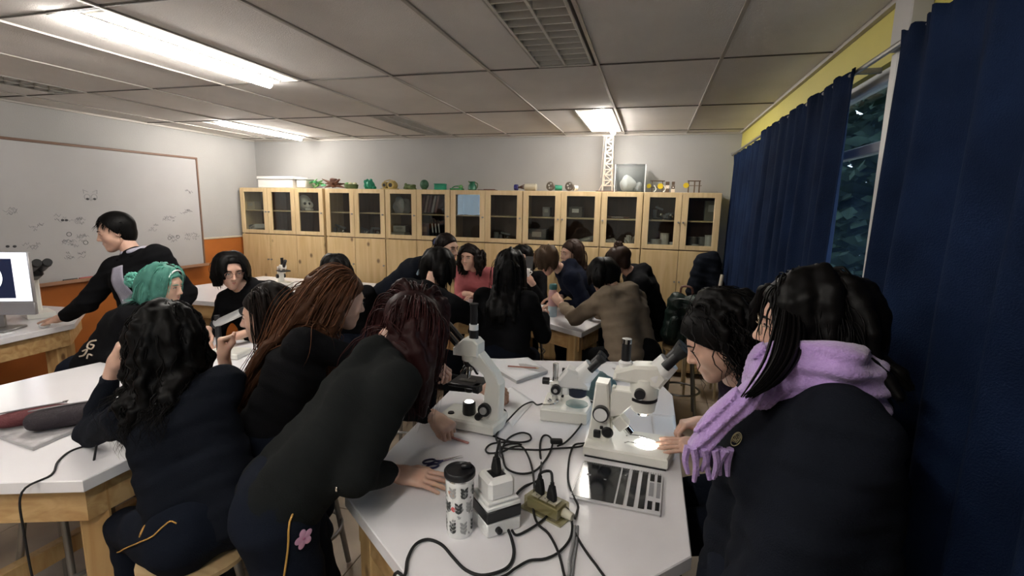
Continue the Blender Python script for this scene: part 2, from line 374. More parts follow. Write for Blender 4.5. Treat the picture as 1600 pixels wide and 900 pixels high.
# ================= curtains =================
def curtain(y0, y1, z0, z1, x, pitch, amp, label, seed, lean=0.0):
    rg = random.Random(seed); n = max(int((y1-y0)/.012), 8); m = 22; vs = []; fs = []
    ph = [rg.uniform(0, 6.28) for _ in range(4)]
    for j in range(m+1):
        tz = j/m; z = z1+(z0-z1)*tz
        for i in range(n+1):
            y = y0+(y1-y0)*i/n; q = y/pitch*6.283
            a = amp*(.45+.55*min(1, tz*2.5)); wv = math.sin(q+.8*math.sin(q*.31+ph[0])+tz*.5*math.sin(y*3+ph[1]))+.45*math.sin(q*.53+ph[2]+tz*.7)+.15*math.sin(q*2.3+ph[3])
            if tz < .03: wv += .6*math.sin(q*3)
            zz = z+(.006*math.sin(q*3+ph[1]) if j == 0 else 0)
            vs.append((x+a*wv-.02*tz, y+.012*math.sin(q*.5+ph[1])*tz+lean*tz, zz))
    for j in range(m):
        for i in range(n):
            a = j*(n+1)+i; fs.append((a, a+1, a+n+2, a+n+1))
    g = G().add(vs, fs); o = g.build('curtain', M_cloth, smooth=True, ang=180)
    md = o.modifiers.new('thick', 'SOLIDIFY'); md.thickness = .004
    tag(o, label, 'curtain'); return o
curtain(4.12, 5.28, .42, 2.20, .72, .17, .026, 'far dark blue curtain next to the back wall', 1)
curtain(2.27, 4.08, .42, 2.235, .705, .19, .026, 'middle dark blue curtain whose near edge borders the window gap', 2, .0)
curtain(-.6, 1.93, .42, 2.235, .70, .21, .030, 'large near dark blue curtain behind the scarf wearer', 3, -.02)
r = thing('curtain_rod', 'thin metal curtain rod with finial above the blue curtains', 'curtain rod', (.72, 0, 2.225))
G().cyl((0, -.7, 0), (0, 5.42, 0), .009, n=8).build('rod', M_steel, r)
G().ball((0, 5.43, 0), .018, 8).build('finial', M_steel, r)
for y in (5.33, 2.3, .3): G().box((.04, y, 0), (.08, .015, .02)).build('bracket', M_steel, r, smooth=False)
# ================= whiteboard =================
wy0, wy1, wz0, wz1 = 1.5, 4.58, .965, 2.14
r = thing('whiteboard', 'large whiteboard with faint marker doodles on the left wall', 'whiteboard', (XL+.02, (wy0+wy1)/2, wz0))
ly = (wy1-wy0)/2; hz = wz1-wz0; M_wb = mat('whiteboard_enamel', (0.38, 0.375, 0.375), .25, var=.05, vs=1.2); M_fb = mat('brown_board_frame', (0.16, 0.09, 0.06), .5)
G().box((.008, 0, hz/2), (.014, 2*ly, hz)).build('board', M_wb, r, smooth=False)
for c, s_ in (((.012, 0, hz), (.025, 2*ly+.02, .022)), ((.012, ly, hz/2), (.025, .02, hz)), ((.012, -ly, hz/2), (.025, .02, hz))): G().box(c, s_, b=.003).build('frame_bar', M_fb, r, smooth=False)
G().box((.035, 0, -.008), (.075, 2*ly+.02, .018), b=.004).box((.07, 0, .006), (.006, 2*ly+.02, .02)).build('pen_tray', mat('tray_wood', (0.32, 0.17, 0.10), .5), r, smooth=False)
g = G(); rg = random.Random(3); M_ink = mat('faded_marker_ink', (0.27, 0.27, 0.275), .5); M_ink2 = mat('dark_marker_ink', (0.03, 0.03, 0.035), .5)
def wbp(u, v): p = onx(u, v, XL+.036); return V(.0158, p[1]-(wy0+wy1)/2, p[2]-wz0)
def stroke(g, pts, r_=.0022): g.tube(pts, r_, 4)
for (u, v, n, sp) in ((265, 340, 9, 9), (290, 330, 8, 8), (300, 370, 14, 10), (270, 372, 10, 8), (110, 380, 12, 12), (130, 372, 10, 10), (120, 345, 7, 10), (100, 340, 5, 12), (50, 385, 6, 10), (118, 398, 9, 14), (240, 355, 5, 6), (15, 330, 6, 12), (60, 355, 5, 12), (295, 300, 4, 5)):
    for k in range(n):
        c = wbp(u+rg.uniform(-sp, sp), v+rg.uniform(-5, 5)); L_ = rg.uniform(.02, .07); ph = rg.uniform(0, 6)
        stroke(g, [c+V(0, L_*(t/6-.5), .010*math.sin(t*1.7+ph)+rg.uniform(-.004, .004)) for t in range(7)], .0015)
c = wbp(142, 308)
for s_ in (-1, 1):
    stroke(g, [c+V(0, s_*(.03+.025*math.cos(t)), .0+.025*math.sin(t)) for t in np.linspace(0, 6.3, 12)], .0018)
    stroke(g, [c+V(0, s_*.055, .03), c+V(0, s_*.06, .065), c+V(0, s_*.02, .045)], .0018)
stroke(g, [c+V(0, .008*math.cos(t), -.025+.008*math.sin(t)) for t in np.linspace(0, 6.3, 8)])
stuff(g.build('marker_drawings', M_ink, r))
g = G()
for (u, v) in ((137, 311), (148, 311), (98, 344), (104, 344), (12, 385), (23, 385)):
    c = wbp(u, v); g.ball(c, (.003, .014, .010), 8)
for (u, v) in ((108, 366), (134, 379), (265, 372), (278, 370)):
    c = wbp(u, v); stroke(g, [c+V(0, .02*math.cos(t), .018*math.sin(t)) for t in np.linspace(0, 6.3, 9)], .002)
stuff(g.build('marker_dots', M_ink2, r))
for i, (u, lb) in enumerate(((110, 'leftmost'), (135, 'middle'), (160, 'rightmost'))):
    p = onx(u, 432, XL+.06); o = G().cyl((0, -.055, 0), (0, .055, 0), .009, n=8).build('marker_pen', [M_blk, mat('red_pen', (.3, .03, .03), .4), mat('blue_pen', (.03, .05, .3), .4)][i])
    tag(o, lb+' marker pen lying on the whiteboard tray', 'marker', loc=(XL+.055, p[1], wz0+.012))
# ================= cabinets =================
CU = [[-4.905, -4.505, -4.115, -3.725], [-3.695, -3.314, -2.920], [-2.914, -2.529, -2.129], [-2.125, -1.726, -1.3145], [-1.3105, -.909, -.504], [-.500, -.095], [-.091, .269, .623]]
CLb = ['three-door pine cabinet with glass upper doors in the left corner', 'two-door pine cabinet second from the left wall', 'two-door pine cabinet with tilted books behind glass', 'two-door pine cabinet whose glass mirrors a bright window',
       'two-door pine cabinet under the plastic bottle rockets', 'narrow one-door pine cabinet under the clear plastic tank', 'two-door pine cabinet at the right end with white jars inside']
CY0, CY1, CT, CM = 5.15, 5.49, 1.845, 1.29
for ui, ed in enumerate(CU):
    x0, x1 = ed[0], ed[-1]; cx = (x0+x1)/2; W = x1-x0
    r = thing('cabinet', CLb[ui], 'cabinet', (cx, CY1, 0)); t = .018; dy = CY1-CY0-.022
    def lb(c, s_, nm='side_panel', m=M_cabf): return G().box(c, s_, b=.0015).build(nm, m, r, smooth=False)
    lb((-W/2+t/2, -dy/2, CT/2), (t, dy, CT)); lb((W/2-t/2, -dy/2, CT/2), (t, dy, CT)); lb((0, -dy/2, CT-t/2+.001), (W-2*t, dy, t), 'top_board')
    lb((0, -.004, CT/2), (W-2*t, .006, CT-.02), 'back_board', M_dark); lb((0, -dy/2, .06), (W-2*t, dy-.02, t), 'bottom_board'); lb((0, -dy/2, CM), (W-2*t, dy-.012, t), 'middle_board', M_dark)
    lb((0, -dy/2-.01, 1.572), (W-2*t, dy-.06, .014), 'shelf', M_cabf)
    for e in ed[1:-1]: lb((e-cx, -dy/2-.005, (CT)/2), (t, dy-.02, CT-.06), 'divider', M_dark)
    for di, (a, b) in enumerate(zip(ed[:-1], ed[1:])):
        g0, g1 = a-cx+.002, b-cx-.002; ww = g1-g0; mx_ = (g0+g1)/2; yf = -dy-.011; z0, z1 = CM+.006, CT-.002; f = .058
        g = G()
        g.box((g0+f/2, yf, (z0+z1)/2), (f, .02, z1-z0), b=.002).box((g1-f/2, yf, (z0+z1)/2), (f, .02, z1-z0), b=.002)
        g.box((mx_, yf, z1-.0225), (ww-2*f, .019, .045)).box((mx_, yf, z0+.022), (ww-2*f, .019, .044))
        dr = g.build('glass_door', M_cabf, r, smooth=False)
        G().box((mx_, yf+.002, (z0+z1)/2), (ww-2*f+.01, .004, z1-z0-.08)).build('glass_pane', M_pane, dr, smooth=False)
        kx = {(0, 2): 1, (1, 1): 1, (2, 1): 1, (3, 1): 1, (4, 0): 1, (4, 1): -1, (5, 0): -1, (6, 0): 1, (6, 1): -1}.get((ui, di), 1 if di == 0 else -1)
        kp = (g1-.02 if kx > 0 else g0+.02)
        G().cyl((kp, yf-.01, 1.56), (kp, yf-.032, 1.56), .007, .010, 8).build('knob', M_steel, dr)
        d2 = G().box((mx_, yf, (CM+.075)/2), (ww, .02, CM-.085), b=.003).build('lower_door', M_cab, r, smooth=False)
        G().cyl((kp, yf-.01, .98), (kp, yf-.03, .98), .007, .010, 8).build('knob', M_steel, d2)
# ================= tables =================
TZ = 0.80
def table(label, poly, legs, stretch=(), tz=TZ):
    c = sum(V(*p) for p in poly)/len(poly); L = [V(*p)-c for p in poly]; n = len(L)
    r = thing('table', label, 'table', (c[0], c[1], 0))
    G().prism(L, tz-.042, tz, b=.003).build('table_top', M_top, r, smooth=False)
    def inset(bb):
        out = []
        for i in range(n):
            e1 = nrm(L[i]-L[i-1]); e2 = nrm(L[(i+1) % n]-L[i]); n1 = V(-e1[1], e1[0]); n2 = V(-e2[1], e2[0]); out.append(L[i]+(n1+n2)*bb/(1+n1.dot(n2)))
        return out
    I = inset(.035); J = inset(.062)
    for i in range(n):
        j = (i+1) % n
        G().prism([I[i], I[j], J[j], J[i]], tz-.165, tz-.0425, b=.002).build('apron_board', M_pinex, r, smooth=False)
    for x, y in legs:
        d = V(x, y)-c; a = math.atan2(d[1], d[0]) if n > 4 else 0
        G().box((d[0], d[1], (tz-.044)/2), (.085, .085, tz-.044), rotm(0, 0, a), b=.005).build('leg', M_pine, r, smooth=False)
    for a, b in stretch:
        a = V(*a, .28)-V(*c, 0); b = V(*b, .28)-V(*c, 0); u, w_, d_ = frame(b-a)
        G().box((a+b)/2, (.045, .075, np.linalg.norm(b-a)), np.array([u, w_, d_]).T, b=.004).build('stretcher', M_pine, r, smooth=False)
    return r
table('white-topped pine table in the right foreground with microscopes and cables', [(-.87, 1.25), (-.27, .80), (.155, 1.27), (.15, 2.45), (-.02, 2.95), (-.92, 2.69)], [(-.77, 1.27), (-.27, .95), (.06, 1.33), (.02, 2.40), (-.09, 2.82), (-.81, 2.58)], [((-.77, 1.27), (-.81, 2.58)), ((.06, 1.33), (.02, 2.4))])
table('white-topped pine table at the left with a pencil case on it', [(-1.71, 1.07), (-1.70, 2.05), (-2.15, 2.56), (-2.75, 2.60), (-2.94, 1.75), (-3.02, 1.2), (-2.5, .78)], [(-1.80, 1.16), (-1.81, 2.03), (-2.18, 2.46), (-2.68, 2.48), (-2.86, 1.3), (-2.5, .92)], [((-1.80, 1.16), (-1.81, 2.03)), ((-2.26, .95), (-2.2, 2.5))])
table('white-topped pine table at the back right, with the water bottle on it', [(-.44, 3.53), (-.32, 3.95), (-.55, 4.40), (-1.15, 4.48), (-1.85, 4.44), (-1.95, 4.1), (-1.5, 3.75), (-.9, 3.84)], [(-.50, 3.63), (-.42, 3.96), (-.64, 4.30), (-1.75, 4.34), (-1.83, 4.12), (-.95, 3.94)])
table('white-topped pine table at the back left in front of the cabinets', [(-2.86, 4.97), (-4.45, 4.95), (-4.6, 4.1), (-4.0, 3.5), (-2.95, 3.55), (-2.48, 4.30)], [(-2.95, 4.85), (-4.35, 4.83), (-4.45, 4.13), (-3.95, 3.62), (-3.0, 3.67), (-2.6, 4.3)])
table("teacher's white-topped pine desk at the left wall", [(-4.90, 1.75), (-3.92, 1.75), (-3.965, 2.56), (-4.42, 2.95), (-4.90, 2.9)], [(-4.03, 1.87), (-4.09, 2.50), (-4.5, 2.82), (-4.8, 1.87)])
# ---- stools ----
M_seat = wood('stool_seat_wood', (0.55, 0.40, 0.22), (0.42, 0.28, 0.14), 'x', knots=False)
def stool(x, y, label, h=.60, rz=0.0):
    r = thing('stool', label, 'stool', (x, y, 0), rz)
    G().lathe([(h-.026, .150), (h-.020, .160), (h-.006, .160), (h, .150)], 28).build('seat', M_seat, r)
    for k in range(4):
        a = math.pi/4+k*math.pi/2; c, s_ = math.cos(a), math.sin(a)
        G().tube([(.10*c, .10*s_, h-.03), (.13*c, .13*s_, h*.6), (.18*c, .18*s_, .012)], .0125, 10, sm=4).build('leg', M_steel, r)
    G().tube([(.155*math.cos(t), .155*math.sin(t), .24) for t in np.linspace(0, 6.283, 28)[:-1]], .009, 8, closed=True).build('foot_ring', M_steel, r)
    return r
stool(-1.34, 1.13, 'round wooden stool under the black-haired student at the left table')
stool(-4.15, 2.98, 'round wooden stool behind the teacher\'s desk', .62)
stool(-2.22, 1.30, 'metal-legged stool pushed under the left table', .55, .3)
stool(-1.42, 1.74, 'stool under the dark-haired student in profile at the left table', .60)
stool(-3.14, 2.16, 'stool under the student with green hair', .60)
stool(-2.60, 2.98, 'stool under the student with round glasses', .60)
stool(-.94, 3.17, 'stool under the student with straight black hair at the back table', .60)
stool(-1.62, 4.79, 'stool under the student in the pink sweater', .60)
stool(-.55, 3.02, 'empty metal stool between the front and back right tables', .50)
# ================= microscopes =================
# (1) large stereo microscope, front toward +x
r = thing('stereo_microscope', 'large white stereo microscope with glowing stage, on the front right table', 'microscope', (-.045, 1.80, TZ), -.06)
G().prism([(-.14, -.095), (.155, -.10), (.175, .0), (.155, .10), (-.14, .095)], .006, .045, b=.006).build('base', M_white, r, ang=30)
G().prism([(-.135, -.09), (.15, -.095), (.168, .0), (.15, .095), (-.135, .09)], 0, .007).build('base_mat', M_rub, r, smooth=False)
G().prism([(-.135, .04), (-.055, .04), (-.062, .20), (-.07, .265), (-.115, .265)], -.038, .038, ax=((1, 0, 0), (0, 0, 1), (0, -1, 0)), b=.006).build('column', M_white, r, ang=30)
G().box((-.052, 0, .16), (.012, .03, .18), b=.002).build('focus_rack', M_white, r)
G().prism([(-.06, .135), (-.02, .15), (.028, .205), (.028, .245), (-.045, .245), (-.06, .225)], -.03, .03, ax=((1, 0, 0), (0, 0, 1), (0, -1, 0)), b=.004).build('arm', M_white, r, ang=30)
for s_ in (-1, 1):
    k = G().cyl((-.088, s_*.038, .155), (-.088, s_*.062, .155), .030, n=28, ch=.003).build('focus_knob', M_blk, r)
    G().cyl((-.088, s_*.060, .155), (-.088, s_*.065, .155), .024, n=28).build('knob_cap', M_wplas, k)
G().lathe([(.170, .036), (.175, .042), (.205, .046), (.212, .046)], 32, (.055, 0, 0)).build('objective_ring', M_white, r)
G().lathe([(.160, .028), (.172, .036)], 28, (.055, 0, 0)).build('objective_lens', M_chr, r)
G().lathe([(.212, .044), (.214, .049), (.224, .049), (.226, .044)], 32, (.055, 0, 0)).build('black_ring', M_blk, r)
G().lathe([(.226, .048), (.232, .051), (.275, .050), (.278, .048), (.296, .047), (.302, .040)], 32, (.055, 0, 0)).build('zoom_body', M_white, r)
for s_ in (-1, 1): G().cyl((.045, s_*.046, .252), (.045, s_*.070, .252), .019, n=24, ch=.002).build('zoom_knob', M_blk, r)
G().prism([(-.055, .285), (.11, .268), (.135, .31), (.10, .352), (.02, .345), (-.05, .318)], -.042, .042, ax=((1, 0, 0), (0, 0, 1), (0, -1, 0)), b=.010).build('prism_housing', M_white, r, ang=30)
G().cyl((.085, 0, .30), (.135, 0, .365), .044, .038, 28).build('eyepiece_housing', M_wplas, r)
for s_ in (-1, 1):
    e = G().cyl((.122, s_*.031, .352), (.165, s_*.031, .405), .018, .018, 20).build('eyepiece', M_blk, r)
    G().lathe([(0, .019), (.02, .023), (.035, .025)], 20, (.158, s_*.031, .396), (.045, 0, .055)).build('eyecup', M_rub, e)
G().lathe([(.325, .022), (.345, .026), (.352, .018)], 24, (-.015, 0, 0)).build('camera_port', M_wplas, r)
t = G().lathe([(.352, .017), (.415, .017)], 20, (-.015, 0, 0)).build('photo_tube', M_blk, r)
G().lathe([(.415, .018), (.432, .018)], 20, (-.015, 0, 0)).build('tube_collar', M_chr, t)
G().lathe([(.0445, .042), (.047, .042)], 32, (.075, -.005, 0)).build('lit_stage_plate', M_lamp, r)
for s_ in (-1, 1): G().tube([(0.0, s_*.03, .049), (.02, s_*.03, .056), (.065, s_*.035, .052), (.075, s_*.03, .049)], .0025, 8, sm=4).build('stage_clip', M_chr, r)
lm = G().box((-.02, -.01, .12), (.05, .05, .045), rotm(0, .8, 0), b=.004).build('lamp_housing', M_white, r)
G().cyl((.0, -.01, .10), (.018, -.01, .08), .015, n=16).build('lamp_bulb', M_chr, lm)
G().box((-.10, -.042, .072), (.026, .012, .030), b=.003).build('power_switch', M_blk, r)
G().lathe([(0, .016), (.006, .022), (.012, .016)], 20, (-.062, -.040, .085), (0, -1, .0)).build('dimmer_wheel', M_blk, r)
G().box((-.085, -.040, .098), (.012, .008, .012), b=.002).build('screw', M_blk, r)
# (2) compound microscope
r = thing('compound_microscope', 'cream compound microscope with black stage on the front right table', 'microscope', (-.66, 1.84, TZ), -.10)
G().prism([(-.13, -.075), (.125, -.08), (.135, .0), (.12, .085), (-.13, .075)], .006, .05, b=.008).build('base', M_white, r, ang=30)
G().prism([(.045, .04), (.125, .04), (.13, .20), (.105, .245), (.04, .315), (-.01, .315), (-.01, .272), (.055, .235), (.068, .20)], -.03, .03, ax=((1, 0, 0), (0, 0, 1), (0, -1, 0)), b=.005).build('arm', M_white, r, ang=30)
G().lathe([(.28, .036), (.305, .038), (.308, .03)], 28, (-.01, 0, 0)).build('head_mount', M_white, r)
G().prism([(-.075, .300), (.035, .300), (.035, .355), (.015, .372), (-.03, .372), (-.075, .33)], -.036, .036, ax=((1, 0, 0), (0, 0, 1), (0, -1, 0)), b=.005).build('trinocular_head', M_white, r, ang=30)
t = G().lathe([(.370, .019), (.41, .018), (.412, .015), (.50, .015), (.505, .018), (.512, .018)], 22, (.002, 0, 0)).build('photo_tube', M_blk, r)
G().lathe([(.405, .0185), (.428, .0185)], 22, (.002, 0, 0)).build('tube_band', M_wplas, t)
for s_ in (-1, 1):
    e = G().cyl((-.06, s_*.027, .345), (-.135, s_*.027, .415), .013, n=16).build('eyepiece', mat('dark_chrome', (.12, .12, .12), .25, .9), r)
G().lathe([(.252, .022), (.268, .030), (.282, .030)], 24, (-.012, 0, 0)).build('nosepiece', M_blk, r)
for k, (dx, dy) in enumerate(((-.028, 0), (.005, -.02), (.012, .018))):
    G().lathe([(0, .012), (.018, .012), (.020, .009), (.045, .0075), (.050, .004)], 16, (-.012+dx*.5, dy*.6, .256), (dx*1.1, dy, -.045)).build('objective', M_chr, r)
G().box((-.02, 0, .185), (.13, .12, .014), b=.003).build('stage', M_blk, r)
G().box((.035, -.035, .176), (.03, .04, .032), b=.004).build('slide_holder', M_blk, r)
G().box((-.02, -.01, .194), (.07, .025, .002)).build('glass_slide', M_clearpl, r)
G().lathe([(.145, .020), (.175, .024), (.178, .02)], 20, (-.015, 0, 0)).build('condenser', M_blk, r)
t = G().lathe([(.050, .026), (.058, .028), (.098, .026), (.102, .022)], 28, (-.015, -.005, 0)).build('illuminator', M_blk, r)
G().lathe([(.1015, .020), (.104, .017)], 24, (-.015, -.005, 0)).build('light_lens', mat('illuminator_glass', (1, .97, .9), .3, emit=1.2), t)
for s_ in (-1, 1):
    k = G().cyl((.07, s_*.030, .095), (.07, s_*.052, .095), .026, n=24, ch=.002).build('focus_knob', M_blk, r)
    G().cyl((.07, s_*.05, .095), (.07, s_*.060, .095), .015, n=20, ch=.002).build('fine_focus', mat('grey_knob', (.35, .35, .34), .4), k)
G().cyl((.045, -.03, .063), (.045, -.055, .063), .014, n=18, ch=.002).build('dimmer', M_blk, r)
G().lathe([(.050, .014), (.055, .012)], 18, (-.085, -.03, 0)).build('rubber_foot_cap', M_blk, r)
# (3) small stereo microscope behind
r = thing('stereo_microscope', 'small white stereo microscope with teal stage disc behind the compound one', 'microscope', (-.31, 2.07, TZ), .05)
G().prism([(-.10, -.10), (.095, -.10), (.11, .0), (.09, .10), (-.10, .10)], .0, .055, b=.006).build('base', M_white, r, ang=30)
G().lathe([(.0545, .048), (.058, .048)], 32, (.045, -.01, 0)).build('stage_disc', mat('teal_glass_plate', (.30, .42, .40), .2), r)
G().cyl((-.055, .02, .055), (-.055, .02, .22), .013, n=16).build('post', M_chr, r)
G().cyl((-.025, .055, .055), (-.025, .055, .19), .006, n=12).build('guide_rod', M_blk, r)
G().box((-.045, .01, .115), (.055, .06, .055), b=.006).build('focus_carriage', M_white, r)
for s_ in (-1, 1):
    k = G().cyl((-.045, .01+s_*.03, .12), (-.045, .01+s_*.055, .12), .021, n=22, ch=.002).build('focus_knob', M_blk, r)
    G().cyl((-.045, .01+s_*.055, .12), (-.045, .01+s_*.060, .12), .009, n=14).build('knob_centre', M_chr, k)
G().cyl((-.11, .01, .14), (-.08, .01, .14), .016, n=16, ch=.002).build('tension_knob', M_blk, r)
G().cyl((-.085, .01, .14), (-.05, .01, .14), .005, n=10).build('tension_shaft', M_chr, r)
for dx in (-.07, -.04): G().ball((dx, -.035, .068), .010, 12).build('clip_screw', M_chr, r)
G().tube([(-.04, -.035, .062), (-.06, -.055, .060), (-.098, -.06, .058)], .003, 8, sm=4).build('stage_clip', M_chr, r)
G().prism([(-.03, .125), (.095, .125), (.10, .145), (.05, .20), (.0, .215), (-.04, .16)], -.04, .04, o=(0, .01, 0), ax=((1, 0, 0), (0, 0, 1), (0, -1, 0)), b=.010).build('head_housing', M_wplas, r, ang=30)
G().lathe([(.085, .030), (.09, .038), (.128, .040)], 28, (.045, .01, 0)).build('objective_cone', mat('navy_plastic', (.01, .015, .035), .4), r)
G().box((-.005, -.03, .115), (.025, .012, .03), b=.003).build('name_plate', M_wplas, r)
G().cyl((.055, .01, .165), (.105, .01, .225), .045, .038, 28).build('eyepiece_housing', M_wplas, r)
for s_ in (-1, 1):
    e = G().cyl((.095, .01+s_*.028, .215), (.135, .01+s_*.028, .262), .017, n=18).build('eyepiece', M_blk, r)
    G().lathe([(0, .018), (.022, .023)], 18, (.132, .01+s_*.028, .258), (.04, 0, .047)).build('eyecup', M_rub, e)
# (4) far ones, seen by their tubes
def small_scope(x, y, z, rz, label, h=.42):
    r = thing('compound_microscope', label, 'microscope', (x, y, z), rz)
    G().prism([(-.10, -.07), (.10, -.07), (.11, 0), (.10, .07), (-.10, .07)], 0, .045, b=.006).build('base', M_white, r, ang=30)
    G().prism([(.03, .035), (.09, .035), (.095, .2), (.02, h-.11), (-.03, h-.11), (-.03, h-.16), (.035, .2)], -.025, .025, ax=((1, 0, 0), (0, 0, 1), (0, -1, 0)), b=.004).build('arm', M_white, r, ang=30)
    G().box((-.03, 0, .165), (.12, .11, .012), b=.003).build('stage', M_blk, r)
    G().cyl((-.03, 0, .19), (-.03, 0, h-.14), .018, n=16).build('objective', M_chr, r)
    G().box((-.015, 0, h-.095), (.075, .06, .045), b=.008).build('head', M_white, r)
    G().cyl((-.04, 0, h-.09), (-.10, 0, h-.02), .016, n=16).build('eyepiece_tube', M_blk, r)
    G().cyl((.0, 0, h-.075), (.0, 0, h), .015, n=16).build('photo_tube', M_blk, r)
    for s_ in (-1, 1): G().cyl((.06, s_*.025, .1), (.06, s_*.045, .1), .022, n=18).build('focus_knob', M_blk, r)
    return r
small_scope(-3.75, 4.45, TZ, 2.6, 'white microscope with black tubes on the back left table', .30)
r = thing('stereo_microscope', 'microscope whose black eyepieces stick out behind the monitor on the desk', 'microscope', (-4.42, 2.62, TZ), -.35)
G().prism([(-.10, -.08), (.10, -.08), (.11, 0), (.10, .08), (-.10, .08)], 0, .045, b=.006).build('base', M_white, r, ang=30)
G().box((-.03, 0, .20), (.05, .06, .34), b=.008).build('column', M_white, r); G().box((.05, 0, .33), (.18, .07, .07), rotm(0, -.3, 0), b=.012).build('head', M_blk, r)
for s_ in (-1, 1):
    e = G().cyl((.14, s_*.028, .375), (.28, s_*.028, .425), .022, .026, 18).build('eyepiece', M_blk, r); G().cyl((.28, s_*.028, .425), (.31, s_*.028, .437), .029, .027, 18).build('eyecup', M_rub, e)
r = thing('pen_microscope', 'microscope with slanting silver tube on the far end of the left table', 'microscope', (-2.33, 2.28, TZ), .2)
G().prism([(-.10, -.07), (.10, -.07), (.10, .07), (-.10, .07)], 0, .035, b=.006).build('base', M_white, r, ang=30)
G().cyl((-.05, 0, .035), (-.05, 0, .24), .016, n=14).build('column', M_blk, r)
t = G().cyl((-.06, 0, .19), (.10, 0, .265), .022, n=18).build('tube', mat('silver_tube', (.5, .5, .5), .3, .6), r)
G().cyl((.10, 0, .265), (.15, 0, .288), .024, n=18).build('eyepiece', M_blk, r)
G().cyl((-.075, 0, .183), (-.06, 0, .19), .024, n=18).build('ring', M_blk, r)
# ================= things on the front right table =================
r = thing('travel_mug', 'white travel mug with leaf and flower print and black lid', 'mug', (-.462, 1.185, TZ))
G().lathe([(0, .033), (.004, .035), (.155, .0385), (.165, .0385)], 40).build('cup', M_wplas, r)
G().lathe([(.165, .0388), (.170, .0395), (.172, .038)], 40).build('steel_band', M_chr, r)
l = G().lathe([(.170, .040), (.174, .043), (.186, .043), (.190, .040), (.184, .034), (.183, .0)], 40, caps=False).build('lid', M_blk, r)
G().box((.012, .018, .191), (.03, .018, .014), rotm(0, 0, .5), b=.004).build('lid_tab', M_blk, l)
def onmug(a, z, R=.0395):
    R = .0352+(z)*.0225+.0006; return V(R*math.cos(a), R*math.sin(a), z)
def leafm(g, a, z, L_, ang, wd):
    pts = []
    for t in np.linspace(0, 1, 5):
        for s_ in (-1, 1):
            u = L_*t; v = s_*wd*math.sin(math.pi*min(max(t, .03), .97)); du = u*math.cos(ang)-v*math.sin(ang); dv = u*math.sin(ang)+v*math.cos(ang)
            pts.append(onmug(a+du/.0375, z+dv))
    g.add(pts, [(2*i, 2*i+1, 2*i+3, 2*i+2) for i in range(4)])
M_lfd = mat('print_black_leaf', (.05, .055, .055), .5); M_lfg = mat('print_grey_leaf', (.38, .38, .38), .5); M_lfr = mat('print_pink_bloom', (.65, .12, .12), .5); M_lfo = mat('print_orange_bloom', (.6, .22, .08), .5)
gd, gg, gr_, go = G(), G(), G(), G(); rg = random.Random(12)
for k in range(7):
    a0 = -1.75+k*.9
    for z0, hh in ((.014, .034), (.075, .030), (.118, .03)):
        a = a0+(.45 if z0 == .075 else 0)+rg.uniform(-.06, .06); g = gd if (k+int(z0*100)) % 3 != 2 else gg
        leafm(g, a, z0, hh, math.pi/2, .0008)
        for q in range(3):
            for s_ in (-1, 1): leafm(g, a, z0+hh*(.1+.32*q), .0165, math.pi/2+s_*-.65, .0042)
for k in range(90): leafm(gg, rg.uniform(0, 6.28), rg.uniform(.01, .15), .010, rg.uniform(0, 6), .0030)
for a, z in ((-1.75, .088), (.9, .06), (3.0, .1)): leafm(gr_, a-.12, z, .015, .3, .008); leafm(gr_, a-.10, z+.006, .013, -.5, .006)
for a, z in ((-2.1, .14), (.2, .135), (2.2, .13)): leafm(go, a, z, .022, -.6, .007)
for g, m_, nm in ((gd, M_lfd, 'leaf_print'), (gg, M_lfg, 'pale_leaf_print'), (gr_, M_lfr, 'pink_bloom_print'), (go, M_lfo, 'orange_bloom_print')): stuff(g.build(nm, m_, r, smooth=False))
# power adapter stack
PA = (-.378, 1.25)
r = thing('transformer_box', 'black and white transformer box standing behind the travel mug', 'transformer', (*PA, TZ), .78)
G().box((0, 0, .021), (.105, .105, .042), b=.004).build('lower_case', M_wplas, r)
G().box((0, 0, .060), (.107, .107, .036), b=.003).build('middle_band', M_blk, r)
G().box((0, 0, .083), (.106, .106, .012), b=.003).build('top_case', M_wplas, r)
G().cyl((-.02, -.052, .02), (-.02, -.064, .02), .009, n=16).build('dial', M_blk, r)
G().box((.0535, -.02, .022), (.004, .03, .016)).build('socket_port', M_blk, r)
G().box((.0535, 0, .062), (.002, .034, .010)).build('switch', M_wplas, r)
for sx in (-1, 1): G().cyl((sx*.046, .046, .087), (sx*.046, .046, .093), .006, n=10).build('corner_screw', M_chr, r)
r = thing('plug_adapter', 'white plug adapter on top of the transformer box', 'plug adapter', (PA[0], PA[1], TZ+.0895), .78)
G().prism([(-.047, -.047), (.047, -.047), (.047, .047), (-.047, .047)], 0, .01, b=.003).box((0, 0, .036), (.082, .082, .062), b=.010).build('body', M_wplas, r, ang=30)
G().box((0, 0, .0665), (.040, .040, .004)).build('socket', M_blk, r)
def plug(p, label, d=(0, 0, 1), lean=.0):
    r = thing('power_plug', label, 'plug', tuple(p))
    G().prism([(-.014, 0), (.014, 0), (.016, .012), (.013, .026), (.007, .046), (-.007, .046), (-.013, .026), (-.016, .012)], -.009, .009, ax=((.8, -.6, 0), (0, 0, 1), (-.6, -.8, 0)), b=.003).build('plug_body', M_rub, r, ang=30)
    for k in range(3): G().cyl((0, 0, .040+.006*k), (0, 0, .043+.006*k), .0072-.0006*k, n=10).build('strain_relief', M_rub, r)
    return p+V(0, 0, .055)
p1 = plug(V(PA[0], PA[1], TZ+.158), 'black power plug in the white plug adapter')
